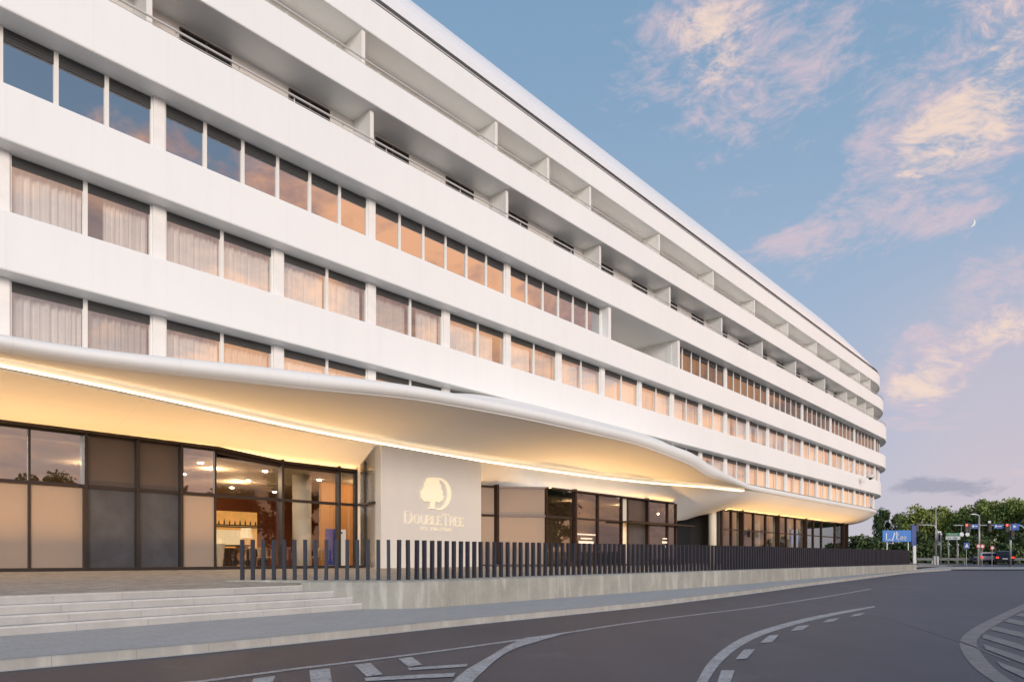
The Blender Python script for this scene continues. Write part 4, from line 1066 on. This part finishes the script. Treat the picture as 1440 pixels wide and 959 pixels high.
t = empty('signal_post', (px(1421, Y), Y, g(Y)), 0, 'right-hand post with blue arrow sign arching to the right', 'traffic lights')
za = pz(738, Y) - g(Y)
b = MB(); b.tube([(0, 0, 0), (0, 0, za)], .08, 8); b.build('pole', M['steel'], t, smooth=True)
b = MB(); b.tube([(0, 0, za - .1), (.5, 0, za + .1), (1.1, 0, za - .1), (1.5, 0, za - .5), (1.6, 0, za - 1.0)], .07, 8); b.build('curved_arm', mat('pale_blue_steel', (.28, .42, .5), .4), t, smooth=True)
b = MB(); b.box(.02, .75, -.12, -.07, za - .5, za + .12); o = b.build('blue_sign', bm, t)
b = MB(); b.poly([(.2, -.125, za - .3), (.5, -.125, za - .15), (.2, -.125, za)]); b.build('sign_marking', M['whitep'], o)
signal_head(t, 0, za - .5, None, h=.9)
# green and white direction sign on two posts
Y = 76.0
t = empty('direction_sign', (px(1340, Y), Y, g(Y)), 0, 'green over white direction sign on two slim posts', 'road sign')
z0, z1 = pz(758.5, Y) - g(Y), pz(749, Y) - g(Y); zm = (z0 + z1) / 2
b = MB(); b.box(-.8, .8, -.03, .03, zm, z1); o = b.build('green_panel', mat('sign_green', (.02, .20, .09), .4), t)
b = MB(); strokes(b, 'TR.SUBE', -.6, .5, zm + .12, [.16] * 7, .03, -.045, -.033); b.build('sign_lettering', M['whitep'], o)
b = MB(); b.box(-.8, .8, -.03, .03, z0, zm - .01); o = b.build('white_panel', M['whitep'], t)
b = MB(); strokes(b, 'BUS TREE', -.6, .5, z0 + .1, [.14] * 8, .025, -.045, -.033); b.build('sign_lettering', M['black'], o)
for x in (-.5, .5):
    b = MB(); b.tube([(x, .06, 0), (x, .06, z1)], .035, 6); b.build('post', M['steel'], t)
# small round and square signs, and slim posts
def small_sign(x, Y, yc, r_, kind, label):
    t = empty('road_sign', (px(x, Y), Y, g(Y)), 0, label, 'road sign'); z = pz(yc, Y) - g(Y)
    b = MB(); b.tube([(0, 0, 0), (0, 0, z + r_)], .03, 6); b.build('post', M['steel'], t)
    if kind == 'blue':
        b = MB(); b.box(-r_, r_, -.06, -.04, z - r_, z + r_); o = b.build('sign_plate', bm, t)
        b = MB(); b.poly([(-r_ * .7, -.064, z - r_ * .5), (r_ * .7, -.064, z - r_ * .5), (0, -.064, z + r_ * .7)]); b.build('sign_marking', M['whitep'], o)
    else:
        b = MB(); b.tube([(0, -.04, z), (0, -.06, z)], r_, 16); o = b.build('sign_plate', mat('sign_red', (.5, .03, .03), .4) if 'sign_red' not in bpy.data.materials else bpy.data.materials['sign_red'], t)
        b = MB(); b.tube([(0, -.061, z), (0, -.07, z)], r_ * .65, 16); b.build('sign_marking', M['whitep'], o)
small_sign(1359, 74, 767, .33, 'blue', 'small blue square sign with white triangle, low beside the junction')
small_sign(1375.5, 70, 767.5, .24, 'red', 'small red-rimmed round sign at the foot of the lamp pole')
small_sign(1381, 73, 768, .26, 'red', 'small red-rimmed round sign just right of the lamp pole')
small_sign(1395, 76, 770, .25, 'red', 'small round sign above the pale car')
for i, (x, Y, yt, lab) in enumerate(((1323, 77, 750, 'slim grey post right of the tall mast'), (1334, 72, 764, 'short grey post left of the direction sign legs'), (1347, 71, 765, 'short grey post right of the direction sign legs'))):
    z = pz(yt, Y) - g(Y); t = empty('steel_post', (px(x, Y), Y, g(Y)), 0, lab, 'post')
    b = MB(); b.tube([(0, 0, 0), (0, 0, z)], .06, 8); b.build('shaft', M['steel'], t, smooth=True)
    b = MB(); b.tube([(0, 0, z - .15), (0, 0, z + .05)], .11, 10); b.build('cap', M['whitep'] if i == 0 else M['steel'], t)
# guard rail behind the junction
Y = 84.0
t = empty('guard_rail', (px(1380, Y), Y, g(Y)), 0, 'grey guard rail running in front of the bushes', 'guard rail')
b = MB(); b.box(-8, 14, -.04, .04, .45, .75); b.build('rail', mat('dull_rail', (.16, .16, .16), .6), t)
for i in range(12): b = MB(); b.box(-8 + 2 * i - .05, -8 + 2 * i + .05, .05, .12, 0, .7); b.build('post', M['steel'], t)
# blue hoarding
Y = 74.0
t = empty('blue_hoarding', (px(1261, Y), Y, g(Y)), 0, 'bright blue advertising hoarding with white lettering beyond the hotel end', 'billboard')
z0, z1 = pz(761.5, Y) - g(Y), pz(745.5, Y) - g(Y); hw = px(1281, Y) - px(1261, Y)
b = MB(); b.box(-hw, hw, -.06, .06, z0, z1); o = b.build('panel', mat('hoarding_blue', (.01, .14, .46), .4, emit=(.01, .2, .7), es=.12), t)
b = MB(); strokes(b, 'L./tee', -hw * .75, hw * .7, z0 + .18, [.72, .6, .7, .8, .55, .55], .1, -.08, -.061); b.build('hoarding_lettering', M['whitep'], o)
for x in (-1.0, 1.3): b = MB(); b.box(x - .05, x + .05, .07, .15, 0, z1); b.build('post', M['steel'], t)
t = empty('blue_pylon', (px(1284.5, Y), Y, g(Y)), 0, 'tall narrow blue pylon sign on a white foot right of the hoarding', 'sign')
z0, z1 = pz(767, Y) - g(Y), pz(739, Y) - g(Y)
b = MB(); b.box(-.26, .26, -.1, .1, z0, z1); b.build('panel', mat('pylon_blue', (.012, .05, .24), .4), t, bevel=.02)
b = MB(); b.box(-.05, .25, -.08, .08, .2, z0); b.build('stem', M['whitep'], t); b = MB(); b.box(-.4, .35, -.3, .3, 0, .2); b.build('foot', M['black'], t)

# ---- dome camera on the far corner of the hotel
p = W(0, 0, 0)
Y = 70.; cp = empty('security_dome', (px(1224, Y), Y, pz(670, Y)), 0, 'white dome camera on a bracket at the far corner of the hotel', 'camera')
b = MB(); b.tube([(0, 0, .1), (0, 0, -.02), (0, 0, -.1)], [.25, .42, .4], 14); b.build('housing', M['whitep'], cp, smooth=True)
b = MB(); b.tube([(0, 0, -.1), (0, 0, -.25), (0, 0, -.33)], [.2, .17, .05], 12); b.build('dome', M['black'], cp, smooth=True)
b = MB(); b.tube([(0, 0, .05), (.45, .2, .22), (.9, .9, .1), (.9, 1.9, -.1)], .05, 6); b.build('bracket', M['whitep'], cp)

# ------------------------------------------------------------------ cars (seen from behind)
def make_car(bodym, suv=True):
    t = empty('parked_car', (0, 0, 0)); H_ = 1.62 if suv else 1.45; L = 4.5; hw = .93
    # stations from rear (y=0) to front (y=L): (y, half width, z under, z belt)
    b = MB(); rows = []
    for (y, w, zu, zb) in ((0, .84, .42, .78), (.06, .90, .32, .92), (.5, .93, .28, .96), (2.2, .93, .26, .95), (3.3, .92, .27, .93), (4.1, .88, .3, .84), (4.42, .80, .34, .72), (4.5, .70, .42, .6)):
        rows.append([(-w * .9, y, zu), (-w, y, zu + .15), (-w, y, zb - .15), (-w * .93, y, zb), (0, y, zb + .03), (w * .93, y, zb), (w, y, zb - .15), (w, y, zu + .15), (w * .9, y, zu)])
    R = b.grid(rows, closed=True); b.face(R[0]); b.face(R[-1][::-1]); body = b.build('body', bodym, t, smooth=False, bevel=.02)
    b = MB(); rows = []
    for (y, w, z) in ((.08, .84, .93), (.32, .76, H_ * .93), (.62, .72, H_ - .02), (1.6, .72, H_), (2.5, .70, H_ - .06), (3.35, .82, .94)):
        rows.append([(-w - (.1 if .2 < y < 3 else 0), y, .93), (-w, y, z), (w, y, z), (w + (.1 if .2 < y < 3 else 0), y, .93)])
    b.grid(rows); b.build('cabin', bodym, t)
    gl = mat('car_glass', (.015, .017, .02), .06) if 'car_glass' not in bpy.data.materials else bpy.data.materials['car_glass']
    b = MB(); b.poly([(-.7, .075, 1.0), (.7, .075, 1.0), (.62, .27, H_ * .9), (-.62, .27, H_ * .9)]); b.build('rear_window', gl, t)
    for s in (-1, 1):
        b = MB(); b.poly([(s * .87, .55, .99), (s * .87, 2.95, .99), (s * .775, 2.35, H_ - .14), (s * .79, .75, H_ - .14)]); b.build('side_window', gl, t)
        b = MB(); b.box(s * .60 if s > 0 else -.88, .88 if s > 0 else s * .60, -.03, .06, .72, .92)
        b.build('tail_light', mat('tail_light_red', (.5, .02, .02), .2, emit=(1, .05, .03), es=1.5) if 'tail_light_red' not in bpy.data.materials else bpy.data.materials['tail_light_red'], t)
        for y in (.85, 3.55):
            b = MB(); b.tube([(s * .72, y, .33), (s * .92, y, .33)], .33, 18); w_ = b.build('wheel', M['black'], t)
            b = MB(); b.tube([(s * .90, y, .33), (s * .935, y, .33)], .2, 12); b.build('rim', M['steel'], w_)
        b = MB(); b.box(s * .93 if s > 0 else -1.08, 1.08 if s > 0 else s * .93, 2.75, 2.9, .98, 1.1); b.build('mirror', bodym, t)
    b = MB(); b.box(-.26, .26, -.035, -.01, .62, .73); b.build('number_plate', M['whitep'], t)
    b = MB(); b.box(-.88, .88, -.06, .1, .34, .52); b.build('bumper', M['black'], t, bevel=.03)
    return t
dk = mat('dark_car_paint', (.02, .018, .03), .25, metal=.2); pk = mat('pale_pink_car_paint', (.62, .50, .50), .3); gy = mat('grey_car_paint', (.09, .09, .1), .3)
Y = 80.0; c = make_car(dk); c.location = (px(1413.5, Y), Y, g(Y)); c.rotation_euler = (0, 0, -.52); props(c, 'dark car seen from behind, waiting at the far lights', 'car')
Y = 82.0; c = make_car(pk, False); c.location = (px(1391, Y), Y, g(Y)); c.rotation_euler = (0, 0, -.4); props(c, 'pale pinkish car just left of the dark car', 'car')
Y = 96.0; c = make_car(gy, False); c.location = (px(1436, Y), Y, g(Y)); c.rotation_euler = (0, 0, -1.2); props(c, 'low grey car at the right edge of the view', 'car')

# ------------------------------------------------------------------ moon
Y = 900.0; b = MB(); mx, mz, r_ = px(1366, Y), pz(313, Y), 5.6
o1 = []; o2 = []
for i in range(17):
    a = radians(-85 + 170 * i / 16 - 20); o1.append((r_ * cos(a), 0, r_ * sin(a)))
    cx = r_ * (.55 * cos(radians(-85 + 170 * i / 16))); cz = r_ * sin(radians(-85 + 170 * i / 16))
    rr_ = radians(-20); o2.append((cx * cos(rr_) - cz * sin(rr_), 0, cx * sin(rr_) + cz * cos(rr_)))
b.grid([o1, o2]); o = b.build('moon', emis('moonlight', (1, .97, .93), .8), fix=False, loc=(mx, Y, mz)); props(o, 'thin crescent moon in the pink sky right of the hotel', 'moon')

# ------------------------------------------------------------------ sky
w = bpy.data.worlds.new('World'); scn.world = w; w.use_nodes = True; t = NT(w.node_tree); t.n.clear()
SUN_EL, SUN_AZ = radians(15), radians(159)
out = t.new('ShaderNodeOutputWorld'); bg = t.new('ShaderNodeBackground')
v = t.new('ShaderNodeTexCoord').outputs['Generated']; sp = t.new('ShaderNodeSeparateXYZ'); t.l.new(v, sp.inputs[0])
X_, Y_, Z_ = sp.outputs
el = t.math('ARCSINE', Z_); az = t.math('ARCTAN2', X_, Y_)
def srgb(r, g_, b_):
    f = lambda c: (c / 255 / 12.92) if c / 255 <= .04045 else ((c / 255 + .055) / 1.055) ** 2.4
    return (f(r), f(g_), f(b_))
base = t.ramp(t.math('MULTIPLY', el, 1 / 1.2, clamp=True), [(0, srgb(196, 190, 200)), (.06, srgb(188, 188, 204)), (.16, srgb(172, 184, 207)), (.30, srgb(155, 177, 203)), (.48, srgb(134, 164, 194)), (.62, srgb(122, 156, 188)), (1.0, srgb(104, 140, 180))])
def blob(px_, py_, rx, ry, rot, amp):       # a cloud bank in the direction of an image pixel
    dx, dz = (px_ - 720) / F, (786 - py_) / F; A0 = atan2(dx, 1); E0 = atan2(dz, sqrt(1 + dx * dx))
    a = t.math('SUBTRACT', az, A0); e = t.math('SUBTRACT', el, E0); c, s = cos(rot), sin(rot)
    u = t.math('MULTIPLY', t.math('ADD', t.math('MULTIPLY', a, c), t.math('MULTIPLY', e, s)), 1 / rx)
    w_ = t.math('MULTIPLY', t.math('SUBTRACT', t.math('MULTIPLY', e, c), t.math('MULTIPLY', a, s)), 1 / ry)
    q = t.math('ADD', t.math('MULTIPLY', u, u), t.math('MULTIPLY', w_, w_))
    return t.math('MULTIPLY', t.math('EXPONENT', t.math('MULTIPLY', q, -1.0)), amp)
def add(L):
    r_ = L[0]
    for q in L[1:]: r_ = t.math('ADD', r_, q)
    return r_
cream = add([blob(1000, 60, .08, .10, .5, 1.0), blob(1290, 215, .05, .055, .3, .95), blob(1380, 180, .05, .045, .5, .7), blob(1420, 60, .06, .09, .5, .8), blob(1415, 455, .075, .035, .25, 1.0), blob(1290, 545, .05, .04, 0, 1.0)])
pink = add([cream, blob(1280, 110, .26, .10, .6, .16), blob(1180, 60, .12, .05, .4, .3), blob(1400, 250, .1, .04, .5, .4), blob(940, 30, .10, .06, .2, .6), blob(1120, 80, .12, .05, .5, .75), blob(950, 120, .06, .05, .3, .5), blob(1350, 130, .13, .06, .75, .75), blob(1210, 280, .13, .028, .72, .8), blob(1330, 302, .045, .020, 0, 1.1), blob(1250, 190, .04, .06, .3, .5),
            blob(1120, 330, .09, .022, .25, .95), blob(1235, 255, .07, .03, .8, .8), blob(1290, 500, .05, .035, 0, .8), blob(1290, 590, .06, .02, 0, .7), blob(1405, 385, .07, .03, .3, .8), blob(1288, 465, .015, .007, .2, .9), blob(1365, 512, .016, .007, .2, .8), blob(1425, 664, .014, .005, 0, 1.1)])
grey = add([blob(1310, 682, .055, .012, 0, 1.0), blob(1380, 690, .06, .012, 0, .5), blob(1270, 640, .05, .02, 0, .4)])
pink = t.math('MINIMUM', pink, 1.0); cream = t.math('MINIMUM', cream, 1.0)
mp = t.new('ShaderNodeMapping'); t.l.new(v, mp.inputs[0]); mp.inputs['Rotation'].default_value = (.3, .55, .2); mp.inputs['Scale'].default_value = (1, 1.0, 2.1)
nW = t.new('ShaderNodeTexNoise'); t.l.new(mp.outputs[0], nW.inputs['Vector']); nW.inputs['Scale'].default_value = 5; nW.inputs['Detail'].default_value = 3
wv = t.new('ShaderNodeVectorMath', operation='MULTIPLY_ADD'); t.l.new(nW.outputs['Color'], wv.inputs[0]); wv.inputs[1].default_value = (.16, .16, .16); t.l.new(mp.outputs[0], wv.inputs[2])
n1 = t.noise(wv.outputs[0], 11, 9, .62); n2 = t.noise(wv.outputs[0], 34, 8, .68)
nn = t.math('ADD', t.math('MULTIPLY', n1, .52), t.math('MULTIPLY', n2, .48))
dens_p = t.rng(t.math('ADD', nn, t.math('MULTIPLY', pink, .21)), .59, .84, 0, 1, True)
nn = t.math('ADD', nn, 0.0)
dens_c = t.rng(t.math('ADD', nn, t.math('MULTIPLY', cream, .24)), .655, .86, 0, 1, True)
dens_g = t.rng(t.math('ADD', nn, t.math('MULTIPLY', grey, .4)), .66, .86, 0, 1, True)
# far sides of the sky: broken sunset cloud
glow = t.math('MULTIPLY', t.rng(az, .40, .62, 0, 1, True), t.math('MULTIPLY', t.rng(el, 0, .12, .4, 1, True), t.rng(el, .42, .2, 0, 1, True)))
base = t.mix(t.math('MULTIPLY', glow, .35), base, C(srgb(226, 196, 196)))
side = t.math('MULTIPLY', t.rng(az, .76, .95, 0, 1, True), t.rng(az, 2.55, 2.2, 0, 1, True))
n3 = t.noise(wv.outputs[0], 4.2, 8, .6)
dens_s = t.math('MULTIPLY', t.rng(t.math('ADD', n3, t.rng(el, .66, .44, -.22, .18)), .46, .58, 0, 1, True), side)
lowel = t.rng(el, .30, .62, 1, 0, True)
c1 = t.mix(t.math('MULTIPLY', dens_p, .78), base, C(srgb(216, 194, 202)))
c1 = t.mix(t.math('MULTIPLY', dens_c, .82), c1, C(srgb(246, 220, 200)))
c1 = t.mix(t.math('MULTIPLY', dens_g, .75), c1, C(srgb(150, 152, 172)))
n4 = t.noise(wv.outputs[0], 3.1, 6, .6)
warmc = t.mix(t.rng(n2, .35, .65), C((.60, .38, .35)), C((.90, .56, .45)))
warmc = t.mix(t.rng(n4, .43, .54, 0, 1, True), warmc, C((1.65, .85, .45)))
warmc = t.mix(t.math('MULTIPLY', t.rng(az, 1.85, 2.1, 0, 1, True), .5), warmc, C((.50, .49, .54)))
c1 = t.mix(t.math('MULTIPLY', dens_s, .92), c1, warmc)
sky = t.new('ShaderNodeTexSky', sky_type='NISHITA'); sky.sun_disc = False; sky.sun_elevation = SUN_EL; sky.sun_rotation = SUN_AZ
sk = t.new('ShaderNodeMix', data_type='RGBA', blend_type='ADD'); sk.inputs[0].default_value = .006
t.l.new(c1, sk.inputs[6]); t.l.new(sky.outputs[0], sk.inputs[7])
t.l.new(sk.outputs[2], bg.inputs[0]); bg.inputs[1].default_value = 1.0
t.l.new(bg.outputs[0], out.inputs[0])
# low soft sun behind and to the right of the viewer
l = bpy.data.lights.new('evening_sun', 'SUN'); l.energy = 2.6; l.angle = radians(24); l.color = (1, .93, .865)
o = bpy.data.objects.new('evening_sun', l); col.objects.link(o)
dv = Vector((sin(SUN_AZ) * cos(SUN_EL), cos(SUN_AZ) * cos(SUN_EL), sin(SUN_EL)))
o.rotation_euler = dv.to_track_quat('Z', 'Y').to_euler(); o.location = dv * 60

# ------------------------------------------------------------------ camera
cd = bpy.data.cameras.new('camera'); cam = bpy.data.objects.new('camera', cd); col.objects.link(cam); scn.camera = cam
cd.sensor_width = 36; cd.lens = 24; cd.shift_y = (786 - 479.5) / 1440; cd.clip_end = 5000
cam.location = (0, 0, EYE); cam.rotation_euler = (pi / 2, 0, 0)
scn.view_settings.view_transform = 'Standard'; scn.view_settings.look = 'None'; scn.view_settings.exposure = 0
scn.cycles.use_denoising = True; scn.cycles.max_bounces = 9; scn.cycles.diffuse_bounces = 6; scn.cycles.transparent_max_bounces = 12; scn.cycles.sample_clamp_indirect = 4
